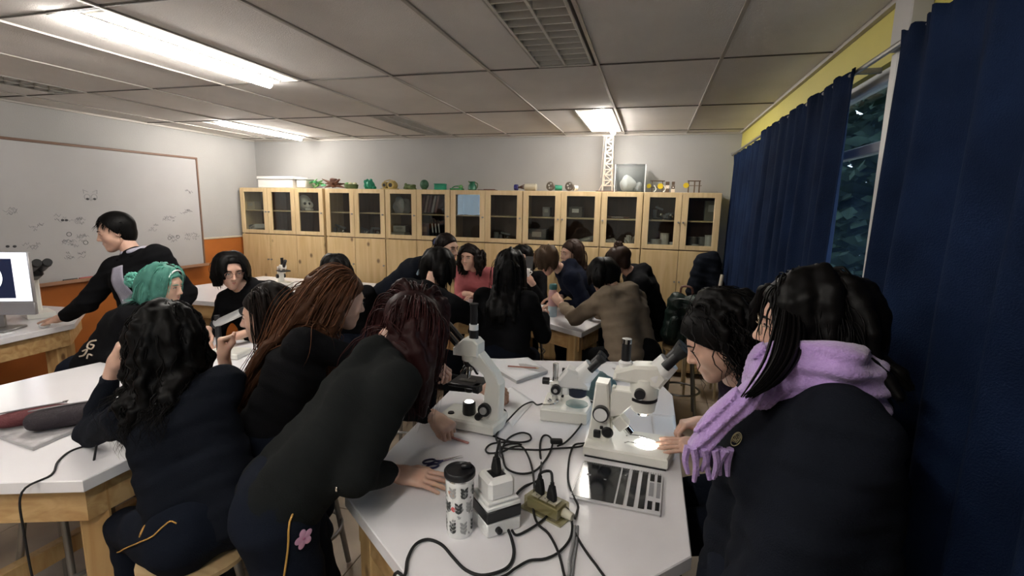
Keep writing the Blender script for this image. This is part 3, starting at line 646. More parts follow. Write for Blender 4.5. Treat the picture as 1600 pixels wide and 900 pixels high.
# outlet box
OB = (-.250, 1.345)
r = thing('outlet_box', 'yellowish clear outlet box with two black plugs on the front table', 'outlet box', (*OB, TZ), -.42)
G().box((0, 0, .024), (.125, .062, .044), b=.004).build('clear_case', M_amber, r, ang=30)
G().box((0, 0, .002), (.150, .070, .004), b=.001).build('base_plate', mat('tinted_base', (.30, .28, .17), .3), r)
G().box((0, 0, .024), (.110, .05, .034), b=.003).build('socket_block', mat('beige_socket', (.42, .40, .27), .4), r)
for dx in (-.03, 0, .03):
    f_ = G().box((dx, 0, .047), (.026, .036, .003)).build('socket_face', mat('socket_face', (.50, .47, .36), .4), r, smooth=False)
    for q in (-.008, 0, .008): G().cyl((dx, q, .048), (dx, q, .0495), .002, n=8).build('pin_hole', M_blk, f_)
G().cyl((.060, 0, .026), (.092, 0, .024), .014, .011, 16).build('cable_gland', mat('beige_gland', (.55, .52, .42), .4), r)
def obp(x, y, z): c_, s_ = math.cos(-.42), math.sin(-.42); return V(OB[0]+x*c_-y*s_, OB[1]+x*s_+y*c_, TZ+z)
p2 = plug(obp(-.028, .004, .049), 'left black plug in the clear outlet box')
p3 = plug(obp(.02, -.002, .049), 'right black plug in the clear outlet box')
# cables, laid where they lie on the table top
def cable(pts, label, r_=.0036, m_=M_rub, z0=.0042, pre=(), post=(), nm='power_cable', cat='cable'):
    P = [onz(u, v, TZ+z0+.0008*(i % 3)) for i, (u, v) in enumerate(pts)]; P = list(pre)+P+list(post); c = P[0].copy()
    o = G().tube([p-c for p in P], r_, 8, sm=5).build(nm, m_); return tag(o, label, cat, loc=tuple(c))
M1b, M3b, M2b = V(-.545, 1.83, TZ+.03), V(-.19, 1.76, TZ+.03), V(-.21, 2.0, TZ+.03)
cable([(788, 655), (790, 642), (775, 636), (760, 644), (753, 662), (760, 675), (775, 683), (793, 689), (815, 691), (829, 687), (827, 679), (815, 676), (800, 681), (790, 690), (784, 703), (786, 715), (790, 730), (803, 738), (820, 740), (837, 735), (852, 719), (861, 702), (863, 690), (857, 681), (849, 681), (844, 692), (844, 710), (846, 725)], 'black cable looping round the compound microscope to the left outlet plug', pre=[M1b], post=[p2+V(0, .005, .02), p2])
cable([(831, 628), (815, 635), (795, 655), (782, 669), (775, 682), (779, 693), (787, 700), (813, 702), (844, 703), (866, 701), (895, 699), (909, 697), (918, 691)], 'black cable running from the small microscope through a cable joint', z0=.012, pre=[V(-.41, 2.03, TZ+.05), V(-.44, 2.06, TZ+.03)], post=[M3b])
cable([(815, 695), (800, 691), (784, 691), (767, 694), (759, 702), (764, 708), (784, 706), (800, 699), (815, 698), (825, 712), (832, 735), (835, 766), (833, 795), (840, 818), (857, 834), (871, 860), (880, 892), (884, 930)], 'black cable with flat oval loop running down past the outlet box', z0=.009, post=[V(-.18, .97, TZ+.004)])
cable([(781, 712), (783, 700), (795, 694), (812, 693)], 'short black cable rising to the plug on the white adapter', z0=.006, pre=[p1, p1+V(0, .03, .025)])
cable([(839, 752), (820, 760), (805, 775), (796, 797), (793, 822), (799, 841), (803, 863), (797, 882), (781, 893), (752, 899), (727, 890), (708, 871), (690, 851), (668, 843), (649, 851), (637, 873), (632, 900)], 'black cable arching in front of the mug to the right outlet plug', z0=.006, r_=.0042, pre=[p3, p3+V(-.01, .02, .022), p3+V(-.04, .02, .012)], post=[V(-.56, .985, TZ-.02), V(-.57, .93, TZ-.3)])
cable([(808, 836), (832, 824), (852, 809), (864, 794), (876, 788), (888, 797), (894, 817), (891, 841), (874, 862), (852, 873), (827, 876), (805, 888), (780, 903)], 'black cable from the transformer box winding around the outlet box', z0=.006, pre=[V(-.318, 1.205, TZ+.022)], post=[V(-.42, .95, TZ+.004)])
cable([(898, 695), (891, 709), (888, 729), (888, 753), (896, 775), (903, 790), (901, 802)], 'black cable from the large microscope to the outlet box gland', z0=.006, pre=[M3b], post=[obp(.10, 0, .024)])
cable([(871, 697), (885, 690), (905, 668), (917, 645), (921, 628)], 'black cable from the cable joint up behind the large microscope', z0=.006, post=[V(-.17, 2.2, TZ+.005)])
cable([(897, 830), (908, 850), (920, 868), (935, 888), (950, 915)], 'thin black cable running to the front edge beside the outlet box', z0=.005, post=[V(-.06, 1.02, TZ-.001+.006)])
o = cable([(898, 822), (896, 845), (890, 875), (886, 905)], 'grey ribbon cable beside the outlet box', .0045, mat('grey_sheath', (.30, .30, .31), .5), .005, post=[V(-.19, 1.01, TZ+.005)])
o = cable([(903, 822), (901, 848), (896, 880), (893, 910)], 'second grey cable right of the grey ribbon cable', .003, mat('grey_sheath2', (.22, .22, .23), .5), .005)
p = onz(869, 698, TZ); o = G().box((0, 0, .0), (.046, .024, .017), b=.004).build('cable_joint', M_rub); tag(o, 'black cable joint block in the middle of the cables', 'cable joint', loc=(p[0], p[1], TZ+.022), rz=.25)
# scissors
r = thing('scissors', 'scissors with dark blue handles lying beside the mug', 'scissors', tuple(onz(688, 722, TZ+.004)), .75)
M_bl = mat('blue_handle', (.02, .02, .08), .35)
for s_ in (-1, 1):
    G().prism([(0, -.004), (.085, s_*.003), (.0, .006)], -.001+s_*.0012, .001+s_*.0012, o=(0, s_*.002, .002)).build('blade', M_chr, r, smooth=False)
    G().tube([(-.035+.022*math.cos(t), s_*.018+.013*math.sin(t), .002) for t in np.linspace(0, 6.283, 16)[:-1]], .0035, 8, closed=True).tube([(-.015, s_*.012, .002), (.01, -s_*.002, .002)], .004, 8).build('handle', M_bl, r)
# spiral notebook
r = thing('spiral_notebook', 'spiral notebook with black striped cover lying at the table front', 'notebook', tuple((onz(900, 728, TZ)+onz(1042, 802, TZ))/2), -.05)
w2, h2 = .135, .118
G().box((0, 0, .004), (2*w2, 2*h2, .007), b=.001).build('pages', M_pgs, r, smooth=False)
G().box((0, 0, .0082), (2*w2+.004, 2*h2+.004, .0012)).build('cover', mat('notebook_white_cover', (.66, .66, .68), .3), r, smooth=False)
g = G(); zt = .0094
g.box((-.066, .004, zt), (.130, 2*h2-.012, .001)); g.box((.0155, .004, zt), (.022, 2*h2-.014, .001)); g.box((.048, .004, zt), (.020, 2*h2-.014, .001)); g.box((.080, .004, zt), (.018, 2*h2-.014, .001))
g.box((.104, .085, zt), (.014, .045, .001)); g.box((.126, .085, zt), (.012, .045, .001)); g.box((.104, -.08, zt), (.014, .045, .001)); g.box((.126, -.08, zt), (.012, .045, .001))
g.build('black_stripes', mat('notebook_black', (.008, .009, .012), .12), r, smooth=False)
G().box((.104, .012, zt), (.014, .08, .001)).box((.126, .012, zt), (.012, .09, .001)).build('grey_stripes', mat('notebook_grey', (.28, .28, .30), .3), r, smooth=False)
G().box((-.100, .030, zt+.0006), (.014, .010, .0006)).box((-.044, .018, zt+.0006), (.008, .006, .0006)).build('cover_marks', mat('notebook_logo', (.30, .31, .33), .3), r, smooth=False)
for k in range(34):
    x = -w2+.006+k*(2*w2-.012)/33
    G().tube([(x, h2-.004+.006*math.cos(t), .006+.006*math.sin(t)) for t in np.linspace(0, 6.283, 9)[:-1]], .0009, 4, closed=True).build('coil', M_steel, r)
# papers and notebook with pencil
def sheets(name, label, cat, quad, z, th, m_=M_paper, curl=0.0, curl_i=2):
    c = sum(V(*q) for q in quad)/4; r = thing(name, label, cat, (c[0], c[1], z)); Q = [V(*q)-c for q in quad]
    G().prism(Q, 0, th, b=min(.001, th*.3)).build('pages', M_pgs, r, smooth=False)
    n = 8; vs = []; fs = []
    for j in range(n+1):
        for i in range(n+1):
            u, v = i/n, j/n; p = Q[0]*(1-u)*(1-v)+Q[1]*u*(1-v)+Q[2]*u*v+Q[3]*(1-u)*v
            cu = [(1-u)*(1-v), u*(1-v), u*v, (1-u)*v][curl_i]; vs.append((p[0], p[1], th+.0006+curl*cu**3+.001*math.sin(5*u+3*v)*(curl > 0)))
    for j in range(n):
        for i in range(n): a = j*(n+1)+i; fs.append((a, a+1, a+n+2, a+n+1))
    o = G().add(vs, fs).build('top_sheet', m_, r); md = o.modifiers.new('t', 'SOLIDIFY'); md.thickness = .0006
    return r
sheets('open_notebook', 'white notebook at the far left of the front table, red pencil on it', 'notebook', [onz(807, 600, TZ)[:2], onz(856, 583, TZ)[:2], onz(825, 563, TZ)[:2], onz(752, 568, TZ)[:2]], TZ+.001, .016, curl=.02, curl_i=3)
p = (onz(797, 576, TZ+.02)+onz(838, 576, TZ+.02))/2
r = thing('pencil', 'reddish brown pencil lying on the white notebook', 'pencil', (p[0], p[1], TZ+.0285), .12)
G().cyl((-.085, 0, 0), (.07, 0, 0), .0042, n=6).build('shaft', mat('pencil_paint', (.35, .14, .10), .4), r); G().cyl((.07, 0, 0), (.088, 0, 0), .0042, .0006, 6).build('tip', M_pine, r)
sheets('paper_sheet', 'loose white sheet under the compound microscope', 'paper', [onz(800, 668, TZ)[:2], onz(835, 628, TZ)[:2], onz(800, 605, TZ)[:2], onz(770, 615, TZ)[:2]], TZ+.0006, .0006)
sheets('paper_pad', 'white paper pad behind the small microscope', 'paper', [onz(950, 598, TZ)[:2], onz(1000, 590, TZ)[:2], onz(955, 572, TZ)[:2], onz(925, 578, TZ)[:2]], TZ+.001, .02, curl=.02, curl_i=3)
sheets('paper_sheet', 'white sheet under the hands on the right of the glowing stage', 'paper', [V(.06, 1.94), V(.148, 1.95), V(.145, 2.2), V(.05, 2.18)], TZ+.0006, .001)
o = G().box((0, 0, 0), (.10, .012, .006), b=.002).build('pen', mat('pink_eraser', (.45, .2, .18), .5)); tag(o, 'short dark pen held at the fist near the compound microscope', 'pen', loc=tuple(onz(716, 687, TZ+.004)), rz=-.3)
# teal cloth pouch
def lump(name, c, r3, m_, label, cat, seed=0, amp=.2, parent=None, group=None, fr=2.2):
    rg = random.Random(seed); ph = [rg.uniform(0, 6) for _ in range(6)]; g = G().ball((0, 0, 0), 1.0, 20); vs = []
    for p in g.v:
        q = np.array(p); k = 1+amp*(math.sin(fr*q[0]*2+ph[0]+2*math.sin(3*q[1]+ph[1]))*.5+math.sin(fr*q[1]*2.3+ph[2]+2*q[2])*.35+math.sin(5*q[2]+4*q[0]+ph[3])*.25); q = q*k*np.array(r3)
        if q[2] < -r3[2]*.8: q[2] = -r3[2]*.8
        vs.append(tuple(q+V(0, 0, r3[2]*.8)))
    g.v = vs; o = g.build(name, m_, parent)
    if parent is None: tag(o, label, cat, group, loc=tuple(c))
    return o
lump('cloth_pouch', (-.185, 2.28, TZ), (.075, .085, .075), mat('teal_grey_cloth', (.12, .20, .21), .8, bump=.3), 'grey teal cloth bundle between the two stereo microscopes', 'cloth', 4, .25)
# ================= left table things =================
q = [onz(52, 705, TZ)[:2], onz(135, 668, TZ)[:2], V(-2.36, 1.48), V(-2.42, 1.2)]
sheets('notebook', 'grey printed notebook under the dark pencil case on the left table', 'notebook', q, TZ+.001, .012, mat('printed_cover', (.42, .41, .42), .6, var=.35, vs=22))
def pouch(label, c, rz, L_, W, Hh, m_, nm='pencil_case'):
    r = thing(nm, label, 'pencil case', c, rz)
    g = G().box((0, 0, Hh/2), (L_, W, Hh), b=min(W, Hh)*.33); o = g.build('case', m_, r, ang=70); md = o.modifiers.new('s', 'SUBSURF'); md.levels = 1; md.render_levels = 2
    G().tube([(-L_*.42, 0, Hh*.99), (0, 0, Hh+.001), (L_*.42, 0, Hh*.99)], .003, 6, sm=4).build('zip', mat('zip_grey', (.2, .18, .19), .4), r)
    G().box((L_*.40, 0, Hh+.004), (.018, .006, .003), b=.001).build('zip_pull', M_chr, r); return r
pouch('dark plum pencil case on the notebook on the left table', (-2.15, 1.325, TZ+.0145), .93, .26, .105, .085, mat('plum_fabric', (.022, .015, .02), .7, bump=.4, bs=200))
pouch('dark red pencil case behind the plum one', (-2.295, 1.30, TZ+.0145), .98, .24, .07, .065, mat('wine_fabric', (.12, .025, .03), .6, bump=.4, bs=200))
cp_ = [onz(u, v, TZ+.004) for u, v in ((160, 690), (132, 697), (108, 706), (90, 722), (80, 742))]; e_ = cp_[-1]; c_ = cp_[0].copy()
cp_ += [e_+V(-.012, -.075, -.02), e_+V(-.012, -.085, -.15), e_+V(.0, -.08, -.40), e_+V(.06, -.06, -.62), e_+V(.18, -.02, -.795)]
o = G().tube([q-c_ for q in cp_], .0035, 8, sm=6).build('power_cable', M_rub); tag(o, 'black cable hanging over the near corner of the left table', 'cable', loc=tuple(c_))
# ================= monitor =================
r = thing('monitor', 'computer monitor with white slide image on the teacher\'s desk', 'monitor', (-4.22, 2.24, TZ), .42)
G().box((0, 0, .36), (.54, .03, .34), b=.004).build('housing', mat('silver_shell', (.4, .4, .42), .4, .4), r)
G().box((0, -.0156, .365), (.525, .002, .325)).build('screen', mat('screen_frame_glow', (.72, .72, .80), .3, emit=.55), r, smooth=False)
G().box((-.03, -.0168, .355), (.40, .001, .265)).build('image_field', mat('screen_dark_image', (.008, .012, .03), .2, emit=.3), r, smooth=False)
G().lathe([(0, .105), (.001, .105)], 40, (.0, -.0172, .365), (0, -1, 0)).build('white_disc', mat('screen_white_disc', (.95, 1, .95), .3, emit=.8), r)
G().box((0, 0, .15), (.54, .028, .085), b=.004).build('chin', mat('silver_chin', (.36, .36, .38), .35, .5), r)
G().box((0, .02, .10), (.12, .02, .16), b=.003).build('stand_neck', M_steel, r); G().box((0, 0, .008), (.26, .2, .014), b=.004).build('stand_foot', M_steel, r)
p = onz(72, 490, TZ); o = G().ball((0, 0, .012), (.032, .055, .018), 16).build('computer_mouse', M_wplas); tag(o, "white mouse under the teacher's hand", 'mouse', loc=(-4.02, 2.41, TZ+.003), rz=1.0)
sheets('paper_sheet', "loose white papers on the teacher's desk", 'paper', [V(-4.25, 1.95), V(-3.97, 1.98), V(-4.02, 2.25), V(-4.28, 2.2)], TZ+.0006, .002)
# ================= back right table things =================
r = thing('water_bottle', 'pink and blue translucent water bottle with teal lid on the back table', 'bottle', (-.742, 3.98, TZ))
M_bt = mat('pink_bottle', (.50, .30, .30), .25); M_bb = mat('blue_bottle', (.36, .46, .52), .25)
G().lathe([(0, .034), (.005, .037), (.09, .037)], 24).build('lower_body', M_bb, r); G().lathe([(.09, .037), (.205, .036), (.225, .028)], 24).build('upper_body', M_bt, r)
G().lathe([(.225, .030), (.232, .033), (.262, .032), (.27, .027)], 24).build('lid', mat('teal_lid', (.05, .16, .16), .35), r)
sheets('notebook', 'closed notebook left of the water bottle', 'notebook', [V(-1.05, 4.08), V(-.83, 4.12), V(-.86, 4.4), V(-1.08, 4.36)], TZ+.001, .012)
lump('teal_pouch', (-.50, 4.12, TZ), (.085, .05, .045), mat('teal_fabric', (.07, .30, .28), .8, bump=.3), 'teal pouch beside the water bottle', 'pouch', 9, .15)
sheets('paper_sheet', 'printed papers in front of the pink-sweater student', 'paper', [V(-1.72, 4.08), V(-1.50, 4.08), V(-1.48, 4.36), V(-1.7, 4.36)], TZ+.001, .004)
o = G().box((0, 0, .012), (.09, .035, .022), b=.004).build('eraser_block', M_blk); tag(o, 'small black case on the back table beside the bottle', 'case', loc=(-.60, 4.30, TZ+.001), rz=.3)
p = onz(840, 510, TZ); o = G().tube([(0, .12, .004), (.0, .02, .004), (.012, -.01, -.02), (.04, -.015, -.12), (.07, -.01, -.3), (.08, 0, -.78)], .004, 8, sm=5).build('power_cable', M_rub); tag(o, 'black cable hanging from the back right table', 'cable', loc=(-.86, 3.83, TZ+.001))
# ================= backpack and coat =================
# ================= on top of the cabinets =================
def topp(u, v=292, y=5.31): return ony(u, v, y)[0]
ZT = CT+.003
def onto(u): return (topp(u), 5.31, ZT)
M_foam = mat('white_foam', (.78, .77, .75), .7, bump=.2, bs=150)
r = thing('foam_box', 'long white foam box on top of the corner cabinet', 'box', (-4.40, 5.31, ZT))
G().box((0, 0, .05), (.50, .26, .10), b=.006).build('tub', M_foam, r); G().box((0, 0, .118), (.52, .28, .034), b=.006).build('lid', M_foam, r)
r = thing('plastic_tub', 'translucent plastic tub right of the white foam box', 'tub', (-4.06, 5.31, ZT)); G().box((0, 0, .05), (.14, .2, .10), b=.012).build('tub', mat('milky_plastic', (.6, .62, .62), .4), r); G().box((0, 0, .106), (.15, .21, .012), b=.004).build('lid', mat('milky_plastic', (.6, .62, .62), .4), r)
M_g1 = mat('green_model_paint', (.03, .20, .07), .6, var=.4, vs=20); M_g2 = mat('emerald_model', (.01, .22, .13), .5, var=.2); M_g3 = mat('olive_model', (.09, .13, .05), .7, var=.4, vs=20); M_br = mat('brown_model', (.10, .04, .025), .7, var=.3, vs=15); M_tn = mat('tan_model', (.34, .25, .08), .6, var=.3, vs=12); M_lg = mat('light_green_model', (.12, .30, .10), .5, var=.3)
# leafy model
r = thing('leafy_model', 'green leafy paper model left of the brown one on the cabinet', 'model', onto(497)); rg = random.Random(5)
for k in range(12):
    a = rg.uniform(0, 6.28); c = V(.07*math.cos(a)*rg.random()*1.3, .05*math.sin(a), .02+rg.random()*.07); G().ball(c, (.045, .02, .008), 8, rotm(rg.uniform(-.8, .8), rg.uniform(-.8, .8), a)).build('leaf', M_lg if k % 2 else M_g1, r)
r = thing('spiky_model', 'brown spiky cardboard model on the cabinets', 'model', onto(522))
G().box((-.005, 0, .07), (.075, .08, .10), rotm(.1, .15, .3), b=.01).build('body', M_br, r)
for k in range(9):
    a = k*.698; G().cyl((0, 0, .05), (.15*math.cos(a), .09*math.sin(a), .012+.05*(k % 3)), .026, .004, 8).build('spike', M_br, r)
r = thing('dish_model', 'olive and cream dish model right of the brown spiky one', 'model', onto(549)); G().lathe([(0, .06), (.012, .075), (.05, .082), (.054, .07), (.02, .055)], 22, caps=True).build('dish', M_g3, r)
for k in range(5): G().ball((.05*math.cos(k*1.25), .04*math.sin(k*1.25), .055), (.03, .025, .022), 8).build('pebble', M_lg if k % 2 else mat('cream_model', (.5, .48, .3), .6), r)
r = thing('crumpled_model', 'emerald green crumpled cell model on the cabinets', 'model', onto(577)); lump('shell', (0, 0, 0), (.06, .06, .062), M_g2, '', '', 2, .35, r, fr=4); G().cyl((.02, 0, .04), (.085, -.02, .014), .016, .022, 12).build('spout', M_g2, r)
r = thing('tan_model', 'tan twin-drum model with dark holes on the cabinets', 'model', onto(609))
for dx, rr in ((-.045, .036), (.035, .046)):
    d_ = G().cyl((dx, -.05, .047), (dx, .05, .047), rr, n=20, ch=.008).build('drum', M_tn, r); G().cyl((dx, -.054, .047), (dx, -.049, .047), rr*.5, n=16).build('hole', M_blk, d_)
G().box((0, 0, .006), (.18, .11, .012), b=.003).build('base', M_tn, r); G().tube([(-.07, 0, .09), (0, 0, .105), (.07, 0, .09)], .006, 8, sm=4).build('top_band', M_tn, r)
r = thing('bumpy_model', 'dark olive bumpy model left of the round one', 'model', onto(641)); lump('body', (0, 0, 0), (.075, .05, .032), M_g3, '', '', 6, .35, r, fr=3.5); G().ball((-.055, 0, .055), .018, 10).build('knob', M_g3, r)
r = thing('round_model', 'dark green round ball model on the cabinets', 'model', onto(663)); G().ball((0, 0, .058), (.05, .05, .055), 18).build('ball', mat('dark_green_ball', (.03, .09, .05), .6, var=.4, vs=30), r); G().lathe([(0, .03), (.01, .026)], 16).build('foot', M_g3, r)
r = thing('green_box', 'plain emerald green box on the cabinets', 'box', onto(688)); G().box((0, 0, .03), (.115, .09, .06), b=.004).build('tub', M_g2, r); G().box((0, 0, .064), (.121, .095, .010), b=.003).build('lid', M_g2, r)
r = thing('green_tray', 'green flat tray with a raised handle right of the green box', 'tray', onto(714)); G().box((0, 0, .010), (.14, .09, .02), b=.005).build('tray', M_g1, r); G().ball((.045, 0, .035), (.026, .03, .024), 12).build('mound', M_lg, r); G().tube([(-.06, 0, .02), (-.03, 0, .04), (.03, 0, .045)], .006, 8, sm=3).build('handle', M_g1, r)
r = thing('green_pitcher', 'small dark green pitcher model on the cabinets', 'pitcher', onto(738)); G().lathe([(0, .035), (.01, .048), (.05, .045), (.075, .026), (.095, .034)], 20).build('body', mat('bottle_green_paint', (.02, .12, .07), .4, var=.3), r)
G().tube([(.03, 0, .085), (.06, 0, .07), (.055, 0, .03), (.04, 0, .02)], .006, 8, sm=4).build('handle', M_g3, r); G().cyl((-.02, 0, .08), (-.045, 0, .098), .012, .006, 8).build('spout', M_g3, r)
r = thing('flat_model', 'thin flat brown board lying on the cabinets', 'board', onto(762)); G().box((0, 0, .004), (.20, .10, .007), b=.002).build('board', M_br, r); G().box((.02, 0, .011), (.12, .05, .006), b=.002).build('strip', M_br, r)
r = thing('bottle_rocket', 'plastic bottle with blue cap and twig lying on the cabinets', 'bottle model', onto(820)); G().cyl((-.115, 0, .036), (-.075, 0, .036), .032, n=18, ch=.004).build('blue_cap', mat('navy_cap', (.02, .02, .13), .4), r)
G().cyl((.0, 0, .04), (.13, 0, .04), .038, n=20, ch=.006).build('clear_bottle', mat('cloudy_bottle', (.40, .36, .28), .3), r)
for k in range(6): G().cyl((-.075, 0, .036), (-.01+.006*k, (-1)**k*.02, .02+.016*(k % 4)), .006, .003, 6).build('twig', M_br, r)
def wheel(u, label, tubem, L_):
    r = thing('bottle_rocket', label, 'bottle model', (topp(u), 5.24, ZT)); wb = G().lathe([(0, .030), (.006, .044), (.03, .047), (.036, .04)], 24, (0, -.01, .048), (-.25, -1, 0)).build('bottle_base', mat('smoky_bottle', (.10, .08, .06), .3), r)
    for k in range(5): a = k*1.2566+.3; G().ball((.023*math.cos(a), -.046, .048+.023*math.sin(a)), (.010, .005, .010), 8).build('petal', mat('bottle_petal', (.42, .40, .36), .3), wb)
    G().cyl((.03, .03, .036), (.03+L_, .05, .034), .028, .026, 16).build('tube', tubem, r)
wheel(864, 'plastic bottle rocket with emerald tube on the cabinets', M_g2, .07); wheel(893, 'plastic bottle rocket with pale tube left of the truss tower', mat('pale_tube', (.6, .55, .5), .5), .035)
# truss tower
r = thing('truss_tower', 'tall pale wooden truss tower reaching the ceiling on the cabinets', 'tower model', (-.46, 5.30, ZT)); M_st = mat('pale_sticks', (.74, .64, .54), .6)
def stk(a, b, nm='strut', r_=.004): G().cyl(a, b, r_, n=5).build(nm, M_st, r, smooth=False)
hw, NB, HT = .033, 9, .555
G().box((0, 0, .004), (.22, .14, .008), b=.001).build('base_board', M_br, r)
for sx in (-1, 1):
    for sy in (-1, 1): stk((sx*hw*1.5, sy*hw, .008), (sx*hw, sy*hw, HT), 'post', .005)
for k in range(NB+1):
    z = .06+(HT-.065)*k/NB
    for s_ in (-1, 1): stk((-hw, s_*hw, z), (hw, s_*hw, z)); stk((s_*hw, -hw, z), (s_*hw, hw, z))
    if k < NB:
        z2 = .06+(HT-.065)*(k+1)/NB
        for s_ in (-1, 1): stk((-hw*(-1)**k, s_*hw, z), (hw*(-1)**k, s_*hw, z2)); stk((s_*hw, -hw, z), (s_*hw, hw, z2))
stk((-hw*2.1, -.02, .14), (-hw*1.6, -.02, HT), 'hanging_string', .0018); stk((-hw*2.1, 0, HT), (hw, 0, HT+.004), 'top_arm', .005)
for sx in (-1, 1): stk((sx*hw*2.6, 0, .008), (sx*hw, 0, .12), 'brace', .004)
# clear tank
r = thing('clear_tank', 'clear plastic tank with round port beside the truss tower', 'tank', (-.235, 5.30, ZT)); tw, td, th = .29, .22, .265
for c, s_, n_ in (((0, -td/2, th/2), (tw, .004, th), 'wall_panel'), ((0, td/2, th/2), (tw, .004, th), 'wall_panel'), ((-tw/2, 0, th/2), (.004, td, th), 'wall_panel'), ((tw/2, 0, th/2), (.004, td, th), 'wall_panel'), ((0, 0, th), (tw, td, .004), 'top_panel'), ((0, 0, .003), (tw, td, .004), 'bottom_panel')): G().box(c, s_).build(n_, M_clearpl, r, smooth=False)
for sx in (-1, 1):
    for sy in (-1, 1): G().box((sx*tw/2, sy*td/2, th/2), (.008, .008, th)).build('corner_post', M_wplas, r, smooth=False)
G().lathe([(th, .065), (th+.012, .065), (th+.012, .058), (th, .058)], 28, (.0, 0, 0), caps=False).build('port_ring', mat('grey_ring', (.25, .25, .25), .4), r)
o = lump('plaster_mound', (-.26, 5.30, ZT+.006), (.075, .06, .085), M_foam, 'white plaster mound inside the clear tank', 'model', 3, .25)
o = lump('plaster_mound', (-.15, 5.31, ZT+.006), (.04, .04, .05), mat('grey_plaster', (.45, .45, .45), .7), 'small grey plaster mound inside the clear tank', 'model', 8, .25)
M_yl = mat('yellow_gear', (.6, .45, .02), .4); M_gd = mat('gadget_wood', (.12, .08, .05), .6)
r = thing('gear_gadget', 'wooden gadget with yellow gears nearest the clear tank', 'gadget', (.030, 5.30, ZT))
for sx in (-1, 1): G().box((sx*.05, 0, .055), (.008, .05, .11)).build('upright', M_gd, r, smooth=False)
G().box((.0, 0, .112), (.14, .06, .008)).build('top_bar', M_gd, r, smooth=False); G().box((0, 0, .05), (.15, .008, .008)).build('axle', M_gd, r, smooth=False)
for x, rr in ((-.08, .022), (.03, .028)): G().cyl((x, -.03, .06), (x, -.022, .06), rr, n=18).build('gear', M_yl, r)
for x in (-.03, .06): G().tube([(x, -.02, .07), (x+.02, -.02, .03), (x, -.02, .004)], .006, 6, sm=3).build('crank', M_wplas, r)
for i, (u, lb) in enumerate(((1041, 'left of two small wooden block gadgets on the cabinets'), (1050, 'right of two small wooden block gadgets on the cabinets'))):
    r = thing('block_gadget', lb, 'gadget', (topp(u)+.01, 5.30, ZT)); 
    for k in range(3): G().box((0, 0, .017+k*.036), (.036-.004*k*(i), .05, .032), b=.003).build('block', [M_gd, M_st, M_gd][(k+i) % 3], r, smooth=False)
    G().cyl((0, -.03, .05), (0, .03, .05), .006, n=8).build('peg', M_wplas, r)
r = thing('gear_gadget', 'wooden frame gadget with yellow gear at the right end of the cabinets', 'gadget', (.375, 5.30, ZT))
for sx in (-1, .1, 1): G().box((sx*.05, 0, .055), (.009, .05, .11)).build('upright', M_gd, r, smooth=False)
G().box((.0, 0, .114), (.12, .06, .008)).build('top_bar', M_gd, r, smooth=False); G().cyl((-.075, -.03, .07), (-.075, -.022, .07), .026, n=18).build('gear', M_yl, r); G().box((0, -.02, .068), (.14, .006, .006)).build('axle', M_gd, r, smooth=False)
# ================= inside the cabinets =================
S1, S0 = 1.580, CM+.010       # upper shelf, lower floor
def cx_(u, v=350): return ony(u, v, 5.32)[0]
def jar(u, z, r_, h, label, m_, y=5.28, lidm=None, grp=None):
    r = thing('jar', label, 'jar', (cx_(u), y, z)); G().lathe([(0, r_*.92), (.004, r_), (h-.012, r_), (h-.006, r_*.9)], 20).build('body', m_, r)
    G().lathe([(h-.012, r_*1.03), (h, r_*1.03)], 20).build('lid', lidm or m_, r); return r
def cbox(u, z, s_, label, m_, y=5.30, rz=0, rx=0, nm='box', cat='box', band=None):
    r = thing(nm, label, cat, (cx_(u), y, z), rz); R = rotm(0, rx, 0); dz = (abs(math.sin(rx))*s_[0]+abs(math.cos(rx))*s_[2])/2+.002
    G().box((0, 0, dz), s_, R, b=.003).build('body', m_, r, smooth=False); 
    G().box(V(0, 0, dz)+R@V(0, -s_[1]/2-.001, s_[2]*.12), (s_[0]*.5, .002, s_[2]*.35), R).build('label_patch', band or mat('faded_label', (.40, .38, .34), .6), r, smooth=False); return r
M_gy = mat('grey_box', (.22, .21, .20), .6); M_wj = mat('white_jar', (.60, .58, .52), .4); M_cr = mat('cream_card', (.45, .38, .28), .7); M_dk = mat('dark_gear', (.03, .03, .035), .4)
cbox(401, S1, (.12, .12, .10), 'cream carton on the upper shelf of the corner cabinet', M_cr)
cbox(393, S0, (.10, .12, .05), 'grey packet leaning in the corner cabinet, left', M_gy, rz=.3, rx=-.5); cbox(404, S0, (.12, .14, .06), 'pale packet leaning in the corner cabinet, right', M_wj, rz=-.2, rx=-.4)
cbox(436, S0, (.14, .10, .04), 'low grey box in the second glass bay from the left', M_gy)
